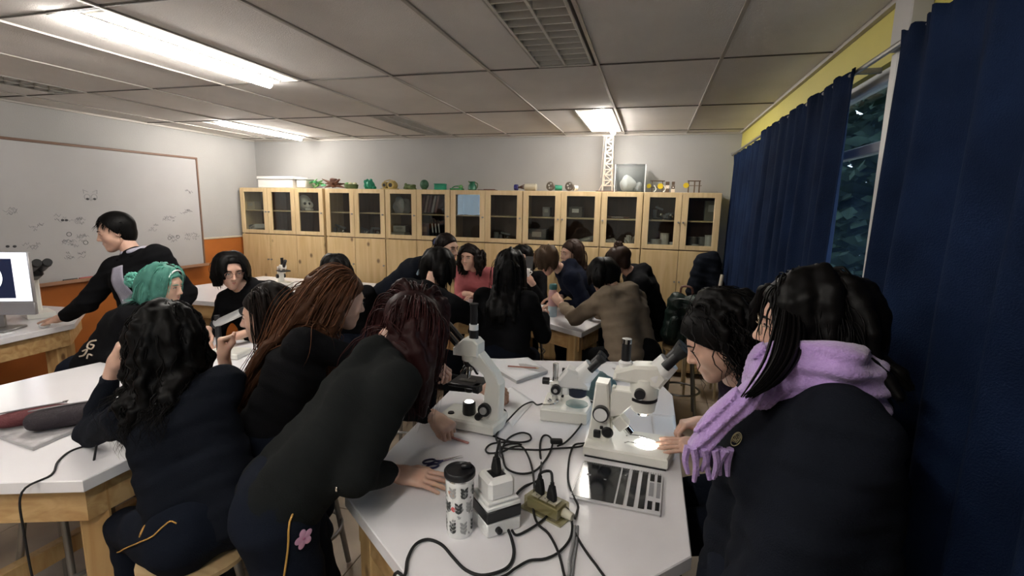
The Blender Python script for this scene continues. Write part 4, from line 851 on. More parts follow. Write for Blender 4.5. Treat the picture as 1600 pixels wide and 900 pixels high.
# skull
r = thing('skull_model', 'white animal skull on the upper shelf of the third glass bay', 'skull', (cx_(481), 5.28, S1)); M_bone = mat('bone', (.66, .64, .58), .5)
G().ball((-.01, 0, .105), (.085, .075, .085), 20).ball((.07, -.01, .07), (.05, .045, .05), 16).ball((-.05, 0, .05), (.05, .05, .048), 14).build('cranium', M_bone, r)
G().ball((.095, -.04, .085), (.016, .01, .018), 12).ball((.045, -.055, .088), (.018, .012, .018), 12).build('eye_socket', M_blk, r); G().box((.07, -.01, .018), (.09, .06, .03), b=.01).build('jaw', M_bone, r)
def gizmo(u, z, label, seed, w_=.12, h=.11):
    rg = random.Random(seed); r = thing('lab_instrument', label, 'instrument', (cx_(u), 5.28, z)); G().box((0, 0, .01), (w_, .1, .02), b=.003).build('base', M_dk, r, smooth=False)
    G().cyl((rg.uniform(-.02, .02), 0, .02), (0, 0, h), .008, n=8).build('post', M_chr, r); G().box((w_*.1, 0, h*.8), (w_*.9, .03, .022), rotm(0, rg.uniform(-.4, .4), 0), b=.004).build('arm', M_steel, r, smooth=False)
    G().cyl((-w_*.35, 0, .02), (-w_*.35, 0, h*.7), .018, n=12).build('cylinder', M_gy, r); G().ball((w_*.35, 0, .045), .025, 10).build('weight', M_chr, r)
gizmo(533, S0, 'shiny instrument in the lower fourth glass bay', 1, .16, .13); gizmo(571, S0, 'dark instrument in the lower fifth glass bay, left', 2, .12, .1); gizmo(588, S0, 'dark instrument in the lower fifth glass bay, right', 3, .12, .12)
lump('plastic_bag', (cx_(630, 330), 5.28, S1), (.10, .07, .10), mat('milky_bag', (.42, .42, .43), .3), 'crumpled pale plastic bag in the sixth glass bay', 'bag', 7, .4)
cbox(627, S0, (.17, .14, .06), 'flat white box at the bottom of the sixth glass bay', M_wj); cbox(628, S0+.066, (.15, .12, .07), 'white box stacked on the flat one in the sixth glass bay', M_wj, rz=.1)
for k, (u, c) in enumerate(((664, (.22, .08, .08)), (670, (.36, .24, .22)), (675, (.18, .08, .09)), (681, (.42, .36, .34)), (686, (.3, .16, .15)))):
    r = thing('book', ['leftmost leaning maroon book', 'second leaning beige book', 'middle leaning dark red book', 'fourth leaning pale book', 'rightmost leaning brick red book'][k]+' on the upper shelf of the seventh bay', 'book', (cx_(u, 330), 5.29, S1+.012), group='books on the upper shelf of the seventh bay')
    R = rotm(0, .22, 0); G().box(R@V(0, 0, .10), (.026, .15, .19), R, b=.002).build('cover', mat('book_cover_%d' % k, c, .5), r, smooth=False); G().box(R@V(0, .003, .10), (.020, .146, .194), R).build('pages', M_pgs, r, smooth=False)
cbox(668, S0, (.11, .12, .17), 'pale blue folder box in the lower seventh bay', mat('pale_blue_card', (.18, .20, .26), .5))
for k, u in enumerate((683, 688, 693)):
    r = thing('binder', ['left', 'middle', 'right'][k]+' of the black binders in the lower seventh bay', 'binder', (cx_(u), 5.30, S0+.006), group='black binders in the seventh bay'); R = rotm(0, -.10, 0)
    G().box(R@V(0, 0, .11), (.024, .16, .21), R, b=.002).build('cover', M_blk, r, smooth=False); G().box(R@V(0, -.081, .12), (.012, .002, .1), R).build('spine_label', M_wplas, r, smooth=False)
gizmo(790, S0, 'dark instrument in the lower ninth bay', 5); jar(777, S0, .03, .10, 'grey jar in the lower ninth bay', M_gy)
cbox(842, S0, (.20, .16, .15), 'clear drawer box in the lower tenth bay', mat('smoky_box', (.10, .10, .10), .3)); cbox(855, S1, (.08, .1, .1), 'small grey box on the upper shelf of the tenth bay', M_gy)
cbox(900, S1, (.14, .12, .11), 'grey box with white label on the upper shelf of the eleventh bay', mat('dim_box', (.09, .08, .07), .5), band=M_wj); cbox(918, S0, (.18, .14, .05), 'tilted grey tray in the lower eleventh bay', M_gy, rx=-.3); cbox(893, S0, (.10, .12, .04), 'flat dark box in the lower eleventh bay', M_gy)
cbox(965, S1, (.24, .14, .02), 'flat brown board on the upper shelf of the twelfth bay', M_br)
r = thing('coral', 'white branching coral in the lower twelfth bay', 'coral', (cx_(986, 370), 5.26, S0)); rg = random.Random(2)
for k in range(22): a = rg.uniform(0, 6.28); e = rg.uniform(.2, 1.3); G().tube([(0, 0, .0), (.03*math.cos(a), .02*math.sin(a), .05*math.sin(e)), (.07*math.cos(a)*math.cos(e*.7), .05*math.sin(a), .11*math.sin(e)+.01)], .007, 6, sm=2).build('branch', M_wj, r)
lump('sponge', (cx_(955, 380), 5.27, S0), (.07, .05, .04), mat('sponge_beige', (.34, .29, .24), .8), 'beige sponge lump in the lower twelfth bay', 'sponge', 12, .35)
gizmo(1027, S1, 'dark toy-like instrument on the upper shelf of the thirteenth bay', 8, .09, .14); gizmo(1043, S1, 'small dark instrument right on the upper shelf of the thirteenth bay', 9, .08, .07)
jar(1026, S0, .052, .085, 'wide low white jar in the thirteenth bay', M_wj); jar(1040, S0, .045, .145, 'tall white jar in the thirteenth bay', M_wj, 5.31); jar(1053, S0, .032, .06, 'small white pot at the right of the thirteenth bay', M_wj); jar(1017, S0, .025, .05, 'tiny pale pot at the left of the thirteenth bay', M_wj)
cbox(1108, S1, (.11, .12, .19), 'tall grey box on the upper shelf of the last bay', mat('olive_box', (.20, .19, .15), .6)); jar(1083, S0, .045, .12, 'grey translucent jar at the left of the last bay', M_gy); jar(1088, S0, .035, .05, 'low white tub in front in the last bay', M_wj, 5.225); jar(1098, S0, .038, .12, 'clear beaker in the middle of the last bay', mat('beaker', (.32, .31, .29), .3), 5.32); jar(1110, S0, .045, .14, 'tall white jar at the right of the last bay', M_wj)
# ================= people: signed-distance figures meshed as one surface =================
def smin(a, b, k):
    if k <= 0: return np.minimum(a, b)
    h = np.maximum(k-np.abs(a-b), 0)/k; return np.minimum(a, b)-h*h*k*.25
def Cc(a, b, ra, rb=None, k=.03, neg=False): return ('c', np.array(a, float), np.array(b, float), ra, ra if rb is None else rb, k, neg)
def Ee(c, r, R=None, k=.02, neg=False): return ('e', np.array(c, float), np.array(r, float), np.eye(3) if R is None else R, 0, k, neg)
def pdist(pr, X, Y, Z):
    if pr[0] == 'c':
        a, b, ra, rb = pr[1], pr[2], pr[3], pr[4]; ab = b-a; L2 = ab.dot(ab)+1e-12
        t = np.clip(((X-a[0])*ab[0]+(Y-a[1])*ab[1]+(Z-a[2])*ab[2])/L2, 0, 1)
        return np.sqrt((X-a[0]-t*ab[0])**2+(Y-a[1]-t*ab[1])**2+(Z-a[2]-t*ab[2])**2)-(ra+(rb-ra)*t)
    c, r, R = pr[1], pr[2], pr[3]; x, y, z = X-c[0], Y-c[1], Z-c[2]
    u = R[0, 0]*x+R[1, 0]*y+R[2, 0]*z; v = R[0, 1]*x+R[1, 1]*y+R[2, 1]*z; w_ = R[0, 2]*x+R[1, 2]*y+R[2, 2]*z
    k0 = np.sqrt((u/r[0])**2+(v/r[1])**2+(w_/r[2])**2)+1e-9; k1 = np.sqrt((u/r[0]**2)**2+(v/r[1]**2)**2+(w_/r[2]**2)**2)+1e-9
    return k0*(k0-1)/k1
def pbox(pr, m):
    if pr[0] == 'c': r = max(pr[3], pr[4])+m; return np.minimum(pr[1], pr[2])-r, np.maximum(pr[1], pr[2])+r
    r = max(pr[2])+m; return pr[1]-r, pr[1]+r
def field(prims, P):
    F = np.full(len(P), 9.0)
    for pr in prims:
        d = pdist(pr, P[:, 0], P[:, 1], P[:, 2]); F = -smin(-F, d, pr[5]) if pr[6] else smin(F, d, pr[5])
    return F
def grad(prims, P, F=None):
    e = .003; F = field(prims, P) if F is None else F
    g = np.stack([field(prims, P+np.eye(3)[i]*e)-F for i in range(3)], 1); return F, g/(np.linalg.norm(g, axis=1, keepdims=True)+1e-9)
def snet(prims, h, fold=None, clip=None):
    pos = [p for p in prims if not p[6]]
    lo = np.min([pbox(p, .02)[0] for p in pos], 0)-2*h; hi = np.max([pbox(p, .02)[1] for p in pos], 0)+2*h
    n = np.ceil((hi-lo)/h).astype(int)+1; ax = [(lo[i]+h*np.arange(n[i])).astype(np.float32) for i in range(3)]
    F = np.full(n, .3, np.float32)
    for pr in prims:
        a, b = pbox(pr, pr[5]+3*h+.012); i0 = np.clip(np.floor((a-lo)/h).astype(int), 0, n); i1 = np.clip(np.ceil((b-lo)/h).astype(int)+1, 0, n)
        if np.any(i1 <= i0): continue
        s = tuple(slice(i0[i], i1[i]) for i in range(3)); X = ax[0][s[0]][:, None, None]; Y = ax[1][s[1]][None, :, None]; Z = ax[2][s[2]][None, None, :]
        d = pdist(pr, X, Y, Z); F[s] = -smin(-F[s], d, pr[5]) if pr[6] else smin(F[s], d, pr[5])
    if fold is not None or clip is not None:
        X = ax[0][:, None, None]; Y = ax[1][None, :, None]; Z = ax[2][None, None, :]
        if fold is not None: F = F+fold(X, Y, Z)
        if clip is not None: F = np.maximum(F, clip(X, Y, Z))
    F[0] = F[-1] = .3; F[:, 0] = F[:, -1] = .3; F[:, :, 0] = F[:, :, -1] = .3
    I = F < 0; c = np.zeros(np.array(F.shape)-1, np.int8)
    for dx in (0, 1):
        for dy in (0, 1):
            for dz in (0, 1): c += I[dx:dx+c.shape[0], dy:dy+c.shape[1], dz:dz+c.shape[2]]
    cells = np.argwhere((c > 0) & (c < 8)); idx = np.full(c.shape, -1, np.int64); idx[tuple(cells.T)] = np.arange(len(cells))
    acc = np.zeros((len(cells), 3)); cnt = np.zeros(len(cells)); off = [(x, y, z) for x in (0, 1) for y in (0, 1) for z in (0, 1)]
    val = {o: F[cells[:, 0]+o[0], cells[:, 1]+o[1], cells[:, 2]+o[2]] for o in off}
    for a in off:
        for k in range(3):
            if a[k] == 0:
                b = list(a); b[k] = 1; b = tuple(b); va, vb = val[a], val[b]; m = (va < 0) != (vb < 0); t = np.where(m, va/np.where(m, va-vb, 1), 0)
                q = np.array(a, float)[None]+np.eye(3)[k][None]*t[:, None]; acc += q*m[:, None]; cnt += m
    Vt = lo+h*(cells+acc/cnt[:, None]); faces = []
    for k in range(3):
        s0 = [slice(1, -1)]*3; s0[k] = slice(0, -1); s1 = [slice(1, -1)]*3; s1[k] = slice(1, None)
        A, B = I[tuple(s0)], I[tuple(s1)]; o1, o2 = [(k+1) % 3, (k+2) % 3]
        for fl, mm in ((False, A & ~B), (True, ~A & B)):
            e = np.argwhere(mm)
            if not len(e): continue
            e = e+1; e[:, k] -= 1
            def cell(d1, d2): q = e.copy(); q[:, o1] += d1; q[:, o2] += d2; return idx[q[:, 0], q[:, 1], q[:, 2]]
            f = np.stack([cell(-1, -1), cell(0, -1), cell(0, 0), cell(-1, 0)], 1); faces.append(f[:, ::-1] if fl else f)
    Fc = np.concatenate(faces); Fc = Fc[(Fc >= 0).all(1)]
    return Vt, Fc
def npmesh(name, Vt, Fc, m, parent=None, loc=None, tone=None, smooth=True):
    me = bpy.data.meshes.new(name); Vt = np.asarray(Vt, np.float32)
    if loc is not None: Vt = Vt-np.asarray(loc, np.float32)
    k = Fc.shape[1]; me.vertices.add(len(Vt)); me.vertices.foreach_set('co', Vt.ravel()); me.loops.add(Fc.size); me.loops.foreach_set('vertex_index', Fc.ravel().astype(np.int32))
    me.polygons.add(len(Fc)); me.polygons.foreach_set('loop_start', np.arange(0, Fc.size, k, dtype=np.int32)); me.polygons.foreach_set('loop_total', np.full(len(Fc), k, np.int32))
    me.update(calc_edges=True)
    if smooth: me.polygons.foreach_set('use_smooth', np.ones(len(Fc), bool))
    if tone is not None: a = me.attributes.new('tone', 'FLOAT', 'POINT'); a.data.foreach_set('value', np.asarray(tone, np.float32))
    me.materials.append(m); o = bpy.data.objects.new(name, me); COL.objects.link(o)
    if parent is not None: o.parent = parent
    return o
# ---- head template (x right, y forward, z up, centre between the ears) ----
def head_prims():
    P = [Ee((0, -.012, .030), (.074, .092, .084), k=0), Ee((0, .022, -.030), (.060, .066, .080), k=.03), Cc((-.040, .012, -.055), (0, .058, -.092), .022, .020, .03), Cc((.040, .012, -.055), (0, .058, -.092), .022, .020, .03),
         Ee((0, .070, -.096), (.017, .014, .014), k=.02), Cc((-.036, .064, .026), (.036, .064, .026), .016, k=.02),
         Ee((-.040, .052, -.028), (.022, .020, .022), k=.03), Ee((.040, .052, -.028), (.022, .020, .022), k=.03)]
    for s in (-1, 1): P.append(Ee((s*.033, .092, .008), (.020, .014, .013), k=.014, neg=True))
    for s in (-1, 1): P.append(Ee((s*.032, .072, .006), (.0165, .0135, .0125), k=.005))
    P += [Cc((0, .080, .018), (0, .100, -.022), .0075, .0105, .014), Ee((0, .103, -.027), (.0115, .010, .009), k=.008)]
    for s in (-1, 1): P.append(Ee((s*.0125, .093, -.031), (.008, .009, .007), k=.006))
    for s in (-1, 1): P.append(Ee((s*.0065, .100, -.038), (.0035, .005, .003), k=.003, neg=True))
    P += [Ee((0, .078, -.060), (.030, .014, .018), k=.015)]
    for s in (-1, 1):
        R = rotm(0, 0, s*-.35); P += [Ee((s*.074, -.008, -.004), (.007, .019, .031), R, k=.006), Ee((s*.079, -.004, -.002), (.004, .010, .018), R, k=.004, neg=True)]
    return P
HEAD = {}
def head_mesh(lod):
    if lod not in HEAD: HEAD[lod] = snet(head_prims(), lod)
    return HEAD[lod]
# ---- hand templates (x fingers, z back of hand, thumb on +y) ----
HP = {'flat': ((.08, .10, .06), .10, (.75, .62, -.15)), 'relaxed': ((.35, .40, .30), .07, (.80, .50, -.35)), 'fist': ((1.35, 1.55, .9), .0, (.75, .05, -.55)), 'grip': ((.75, .85, .5), .03, (.6, .25, -.75)), 'spread': ((.15, .18, .1), .18, (.55, .80, -.2))}
HAND = {}
def hand_mesh(pose, lod):
    if (pose, lod) in HAND: return HAND[(pose, lod)]
    cu, sp, th = HP[pose]; P = [Cc((-.035, .008, 0), (.02, .010, 0), .0225, .022, .02), Cc((-.035, -.008, 0), (.02, -.010, 0), .0225, .022, .02)]
    ys = (.029, .0095, -.010, -.028); ln = ((.042, .026, .020), (.046, .029, .021), (.043, .027, .020), (.033, .021, .018)); ra = (.0088, .0090, .0086, .0076)
    for i in range(4): P.append(Cc((.015, ys[i]*.55, 0), (.085-abs(i-1)*.004, ys[i], 0), .0145, .0115, .018))
    P.append(Ee((.03, .02, -.012), (.03, .016, .014), k=.015))
    for i in range(4):
        p = V(.085-abs(i-1)*.004, ys[i], 0); t = 0; a = (1.5-i)*sp; r = ra[i]
        for j in range(3):
            t += cu[j]*(1+.06*i); q = p+ln[i][j]*V(math.cos(t)*math.cos(a), math.cos(t)*math.sin(a), -math.sin(t)); P.append(Cc(p, q, r*1.06, r*.93, .004)); p = q; r *= .93
    p = V(.018, .026, -.006); d = nrm(th)
    for j, L in enumerate((.042, .032, .026)):
        q = p+d*L; P.append(Cc(p, q, .0135-.0018*j, .0118-.0018*j, .010 if j == 0 else .004)); p = q; d = nrm(d+V(.30, -.28, -.12 if pose != 'fist' else .0))
    HAND[(pose, lod)] = snet(P, lod); return HAND[(pose, lod)]
M_skin = mat('skin', (.60, .37, .28), .5, var=.05, vs=30, sss=.12); M_lip = mat('lips', (.40, .13, .11), .4); M_eyew = mat('eye_white', (.62, .60, .57), .25); M_iris = mat('dark_iris', (.015, .008, .005), .15)
def fabric(name, c, sheen=.0, var=.12, bump=.25): return mat(name, tuple(q*(.78 if max(c) < .05 else 1) for q in c), .95, var=var, vs=9, bump=bump, bs=300, spec=.12)
F_nav = fabric('navy_fleece', (.0075, .0095, .0155)); F_blk = fabric('black_fleece', (.0075, .0075, .009)); F_char = fabric('charcoal_shell', (.011, .0125, .0125)); F_khk = fabric('khaki_fleece', (.21, .165, .12), var=.15)
F_pnk = fabric('pink_knit', (.48, .15, .16)); F_pur = fabric('plum_knit', (.045, .017, .06)); F_tr = fabric('navy_trouser', (.008, .011, .020)); F_shoe = mat('dark_shoe', (.012, .012, .014), .5); F_dkp = fabric('dark_purple_knit', (.014, .008, .018))
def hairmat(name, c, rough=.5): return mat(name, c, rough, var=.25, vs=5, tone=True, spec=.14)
H_blk = hairmat('black_hair', (.0045, .0038, .0038)); H_brn = hairmat('dark_brown_hair', (.014, .0085, .007)); H_aub = hairmat('auburn_hair', (.125, .052, .026)); H_red = hairmat('dark_red_hair', (.034, .010, .010)); H_teal = hairmat('teal_hair', (.13, .40, .32)); H_lbr = hairmat('light_brown_hair', (.11, .068, .042)); H_mbr = hairmat('brown_hair', (.045, .025, .018))
def frm(f, up=(0, 0, 1)):
    f = nrm(f); r = nrm(np.cross(f, up)); u = np.cross(r, f); return np.array([r, f, u]).T
def ik(S, W, l1, l2, pole):
    d = W-S; L = np.linalg.norm(d); k = max(1, L/(l1+l2)*1.002); l1 *= k; l2 *= k; x = nrm(d); a = (l1*l1-l2*l2+L*L)/(2*L); h_ = math.sqrt(max(l1*l1-a*a, 0)); p = np.array(pole, float); p = nrm(p-x*p.dot(x)); return S+x*a+p*h_
def strands(root, prims, Rh, hc, sc, spec, seed, mh):
    """hair: many thin locks that grow from the scalp, slide over head and clothes and hang"""
    rg = np.random.default_rng(seed); n, L, r0 = spec['n'], spec['L'], spec['r']; steps = spec.get('steps', 20 if L > .4 else 14)
    q = rg.normal(size=(n*5, 3)); q /= np.linalg.norm(q, axis=1, keepdims=True)
    ok = (q[:, 1] < .18+1.0*q[:, 2]) & (q[:, 2] > -.45); q = q[ok]; k_ = int(n*.3); yy = rg.uniform(-.75, .55, k_); xx = spec.get('part', 0.0)*.5+.05*rg.normal(size=k_); qq = np.stack([xx, yy, np.sqrt(np.clip(1-xx*xx-yy*yy, .05, 1))], 1)
    q = np.concatenate([q[:n-k_], qq]); n = len(q)
    ell = V(.077, .094, .087)*sc; px = spec.get('part', 0.0)
    loc = q*ell+V(0, -.012, .030)*sc; P = hc+loc@Rh.T
    sx = np.sign(q[:, 0]-px); init = np.stack([sx*.9, -.35+0*sx, .15+0*sx], 1)
    if 'comb' in spec: init = np.tile(np.array(spec['comb'], float), (n, 1))+.2*rg.normal(size=(n, 3))
    D = init@Rh.T; nl = nrm_rows((q/ell)@Rh.T); D = D-nl*np.sum(D*nl, 1, keepdims=True); D = nrm_rows(D)
    g = nrm(spec.get('hang', (0, 0, -1))); Ls = L*(1-spec.get('uneven', .25)*rg.random(n)); st = (Ls/steps)[:, None]; off = (.003+spec.get('vol', .022)*rg.random(n)**1.3)
    r0 = r0*.66
    guard = []
    if spec.get('guard', True): guard = [Ee(hc+Rh@(V(0, .075, -.035)*sc), V(.052, .06, .09)*sc, Rh, k=0)]
    if spec.get('open'): guard.append(Ee(hc+Rh@(V(0, .062, -.045)*sc), V(.098, .072, .115)*sc*(1 if spec['open'] is True else spec['open']), Rh, k=0))
    cp = [Ee(hc+Rh@(V(0, -.012, .03)*sc), ell*.985, Rh, k=0)]+[p[:5]+(0,)+p[6:] for p in prims]+guard
    path = [P.copy()]; fr = spec.get('frizz', .0)
    for s in range(steps):
        w_ = (.28 if s < 3 else .45) if 'comb' not in spec else (.40 if s < 4 else .5)
        D = nrm_rows(D*(1-w_)+g*w_+fr*rg.normal(size=(n, 3))); Pn = P+D*st; F, gd = grad(cp, Pn); pen = off*min(1, .3+s*.25)-F; Pn = Pn+gd*np.clip(pen, 0, .05)[:, None]
        D = nrm_rows(Pn-P); P = Pn; path.append(P.copy())
    A = np.stack(path, 1)
    if spec.get('open') is True:
        Lc = (A-hc)@Rh; bad = ((Lc[..., 1] > .012) & (Lc[..., 2] < .045) & (Lc[..., 2] > -.16) & (np.abs(Lc[..., 0]) < .13)).any(1); A = A[~bad]; n = len(A)
    wv = spec.get('wave', 0.0)
    if wv > 0:
        cl = np.floor(rg.random(n)*24)/24*6.28; ph = cl+rg.random(n)*.9; t = np.linspace(0, 1, steps+1)[None]; am = wv*np.clip(t*2.5-.25, 0, 1); fq = spec.get('freq', 3.5)*6.28
        lat = Rh[:, 0]; fw = Rh[:, 1]; A = A+(am*np.sin(fq*t+ph[:, None]))[..., None]*lat+(am*.7*np.cos(fq*t*.9+ph[:, None]))[..., None]*fw
    m = steps+1; T = np.zeros_like(A); T[:, 1:-1] = A[:, 2:]-A[:, :-2]; T[:, 0] = A[:, 1]-A[:, 0]; T[:, -1] = A[:, -1]-A[:, -2]; T /= np.linalg.norm(T, axis=2, keepdims=True)+1e-9
    ref = nrm_rows(rg.normal(size=(n, 3)))[:, None, :]; U = np.cross(T, ref); U /= np.linalg.norm(U, axis=2, keepdims=True)+1e-9; W = np.cross(T, U)
    t = np.linspace(0, 1, m); rad = r0*(.55+.75*np.sin(np.pi*np.clip(t*.9+.12, 0, 1)))*(1-t**4*.85); rr = rad[None]*(0.7+.6*rg.random((n, 1)))
    K = 3; ring = [A+(U*math.cos(6.2832*k/K)+W*math.sin(6.2832*k/K)*.6)*rr[..., None] for k in range(K)]
    Vt = np.stack(ring, 2).reshape(-1, 3); b = (np.arange(n)[:, None, None]*m+np.arange(m-1)[None, :, None])*K; k = np.arange(K)[None, None, :]; k2 = (k+1) % K
    Fc = np.stack([b+k, b+k2, b+K+k2, b+K+k], -1).reshape(-1, 4); tone = np.repeat(np.clip(rg.normal(1, spec.get('tv', .35), n), .35, 2.2), m*K)
    npmesh('hair_locks', Vt, Fc, mh, root[0], root[1], tone)
    gi = rg.choice(n, min(n, spec.get('ng', 100)), replace=False); out = []; rm = spec.get('rm', .0155)
    for i in gi:
        js = list(range(0, m-1, 2))
        for a_, b_ in zip(js[:-1], js[1:]):
            ta, tb = a_/m, b_/m; ra = rm*(.45+.9*ta if ta < .5 else 1-.7*(ta-.5)*1.6); rb = rm*(.45+.9*tb if tb < .5 else 1-.7*(tb-.5)*1.6); pa, pb = A[i, a_], A[i, b_]
            if np.linalg.norm(pa-pb) > 1e-4: out.append(Cc(pa, pb, ra, rb, .012))
    return out
def nrm_rows(A): return A/(np.linalg.norm(A, axis=1, keepdims=True)+1e-9)
def folds(P, N, amp, seed, wl=.075):
    rg = random.Random(seed); u = nrm(N-P); a = nrm(np.cross(u, V(.3, .9, .2))); b = np.cross(u, a); p = [rg.uniform(0, 6) for _ in range(5)]
    def f(X, Y, Z):
        s = X*u[0]+Y*u[1]+Z*u[2]; l = X*a[0]+Y*a[1]+Z*a[2]; m = X*b[0]+Y*b[1]+Z*b[2]
        return amp*(.55*np.sin(6.28*s/wl+2.2*np.sin(l*11+p[0])+1.3*np.sin(m*9+p[1]))+.3*np.sin(6.28*s/(wl*.55)+2.5*np.sin(m*13+p[2])+p[3])+.25*np.sin(l*40+3*np.sin(s*14+p[4])))
    return f
PEOPLE = {}
def person(label, head, look, N, P, tf, hands=(None, None), top=None, tr=None, sit=True, legdir=None, hair=None, hm=None, near=False, bulk=1.0, sc=1.0, up=(0, 0, 1), hood=False, poles=(None, None), feet=None, elbows=(None, None), fold=.0045, mouth=True, name='person', group=None, skin=None, hat=None, sleeve_gap=.0, hands_only=None, smile=False):
    head, N, P = [np.array(q, float) for q in (head, N, P)]; root = (P[0], P[1], 0.0)
    r = thing(name, label, 'person', root, 0, group); RT = (r, root); lod = .0042 if near else .0075; hl = .0034 if near else .0060; cl = .0095 if near else .015
    if np.linalg.norm(head-N) > .168*sc: N = head+nrm(N-head)*.168*sc
    ut = nrm(N-P); tf = np.array(tf, float); tf = nrm(tf-ut*tf.dot(ut)); lat = np.cross(tf, ut); Rh = frm(look, up); hs = .97*sc; sw = .155*sc*(.5+.5*bulk)
    B = bulk*sc; top = top or F_nav; tr = tr or F_tr; skin = skin or M_skin
    S = [N-ut*.055*sc+lat*s*sw for s in (1, -1)]     # right, left
    chest = N-ut*.15*sc; tp = []
    for s in (-1, 1): tp.append(Cc(P+ut*.0+lat*s*.070*B, chest+lat*s*.075*B, .108*B, .098*B, .06))
    tp.append(Cc(S[0]-lat*.01, S[1]+lat*.01, .062*B, k=.05)); tp.append(Cc(N-ut*.06, N-ut*.005-tf*.0, .075*B, .058*sc, .05)); tp.append(Cc(chest+tf*.045*B-lat*.05, chest+tf*.045*B+lat*.05, .062*B, k=.05)); tp.append(Cc(chest-tf*.04*B-lat*.05, chest-tf*.04*B+lat*.05, .075*B, k=.05))
    skp = [Cc(head+Rh@(V(0, -.022, -.065)*hs), N-ut*.02, .050*hs, .056*hs, .02), Cc(N-ut*.02, chest, .05*sc, .06*sc, .02), Cc(chest-lat*.06, chest+lat*.06, .06*sc, k=.02), Cc(chest, P, .065*sc, .065*sc, .02)]
    parts = [head_mesh(lod)]; bv = [head+(head_mesh(lod)[0]*hs)@Rh.T]; bf = [head_mesh(lod)[1]]
    for i in (0, 1):
        if hands[i] is None:
            W = P+ut*.02+tf*.16+lat*(1, -1)[i]*.14; hd = (W, tf*.6-ut*.8, lat*(1, -1)[i], 'relaxed')
        else: hd = hands[i]
        W = np.array(hd[0], float); fd = nrm(hd[1]); bn = np.array(hd[2], float); bn = nrm(bn-fd*bn.dot(fd)); y = np.cross(bn, fd)
        pole = poles[i] if poles[i] is not None else (lat*(1, -1)[i]*.30-V(0, 0, 1)*.9-tf*.3)
        E = np.array(elbows[i], float) if elbows[i] is not None else ik(S[i], W-fd*.02, .275*sc, .245*sc, pole)
        We = W-fd*.018; We = We+(E-We)*.06
        tp.append(Cc(S[i], E, .060*B, .049*B, .035)); tp.append(Cc(E, We+nrm(E-We)*.03, .049*B, .036*B, .025))
        skp.append(Cc(We+nrm(E-We)*.10, W, .024*sc, .022*sc, .01))
        hv, hf = hand_mesh(hd[3], hl); R = np.array([fd, y if i == 0 else -y, bn]).T
        hvw = W+(hv*.97*sc)@R.T; bv.append(hvw); bf.append(hf if i == 0 else hf[:, ::-1])
    if hood:
        c = N-tf*.045*sc-ut*.02
        for a0, a1 in ((-1, 0), (0, 1)): tp.append(Cc(c+lat*a0*.085*B+tf*.03*abs(a0), c+lat*a1*.085*B+tf*.03*abs(a1)-(tf*.02), .042*B, .046*B, .025))
        tp.append(Cc(c-tf*.03*B, c-tf*.045*B-ut*.09*sc, .055*B, .035*B, .03))
    ld = nrm(legdir if legdir is not None else (tf*V(1, 1, 0))); ll = np.cross(ld, V(0, 0, 1)); lp = [Cc(P-ll*.06*B, P+ll*.06*B, .112*B, k=.05)]; sh = []
    for i, s in enumerate((1, -1)):
        Hp = P+ll*s*.085*sc-V(0, 0, .03)
        if feet is not None: A_ = np.array(feet[i], float); Kn = ik(Hp, A_, .41*sc, .40*sc, ld)
        elif sit: Kn = Hp+ld*.40*sc+ll*s*.03-V(0, 0, .03); Kn[2] = min(Kn[2], .56); A_ = V(Kn[0]-ld[0]*.06, Kn[1]-ld[1]*.06, .09)
        else: A_ = V(P[0]-ld[0]*.03, P[1]-ld[1]*.03, .09)+ll*s*.10; Kn = ik(Hp, A_, .40*sc, .39*sc, ld)
        lp += [Cc(Hp, Kn, .100*B, .066*B, .04), Cc(Kn, A_, .064*B, .050*B, .03)]
        sh += [Cc(A_-V(0, 0, .04)-ld*.03, A_-V(0, 0, .055)+ld*.13, .036, .030, .02), Cc(A_-V(0, 0, .04), A_+V(0, 0, .01), .036, .034, .02)]
        skp += [Cc(Hp, Kn, .075*sc, .05*sc, .03), Cc(Kn, A_, .05*sc, .035*sc, .03)]
    v_, f_ = snet(skp, .011 if near else .016); bv.append(v_); bf.append(f_)
    o = 0; ff = []
    for v_, f_ in zip(bv, bf): ff.append(f_+o); o += len(v_)
    npmesh('body', np.concatenate(bv), np.concatenate(ff), skin, r, root)
    npmesh('jacket', *snet(tp, cl, folds(P, N, fold, len(PEOPLE))), top, r, root)
    npmesh('trousers', *snet(lp, cl*1.25, folds(P-V(0, 0, .5), P, .004, 3, .11)), tr, r, root); [npmesh('shoe', *snet(q_, .010), F_shoe, r, root) for q_ in (sh[:2], sh[2:])]
    # face parts
    def hl_(p): return head+Rh@(V(*p)*hs)-V(*root)
    Rr = Rh; n_ = 12
    for s in (-1, 1):
        e = G().ball(hl_((s*.032, .0722, .0045)), V(.0130, .0147, .0056)*hs, n_, Rr).build('eye', M_eyew, r); G().ball(hl_((s*.032, .0735, .0045)), V(.0066, .0140, .0055)*hs, 10, Rr).build('iris', M_iris, e)
        G().tube([hl_((s*.015, .0900, .024)), hl_((s*.032, .0880, .0285)), hl_((s*.050, .0730, .024))], [.0026*hs, .0036*hs, .0018*hs], 6, sm=3).build('eyebrow', hm or H_blk, r)
        G().tube([hl_((s*.019, .0835, .0085)), hl_((s*.032, .0870, .0105)), hl_((s*.046, .0790, .0065))], .0018*hs, 5, sm=3).build('eyelash', M_blk, r)
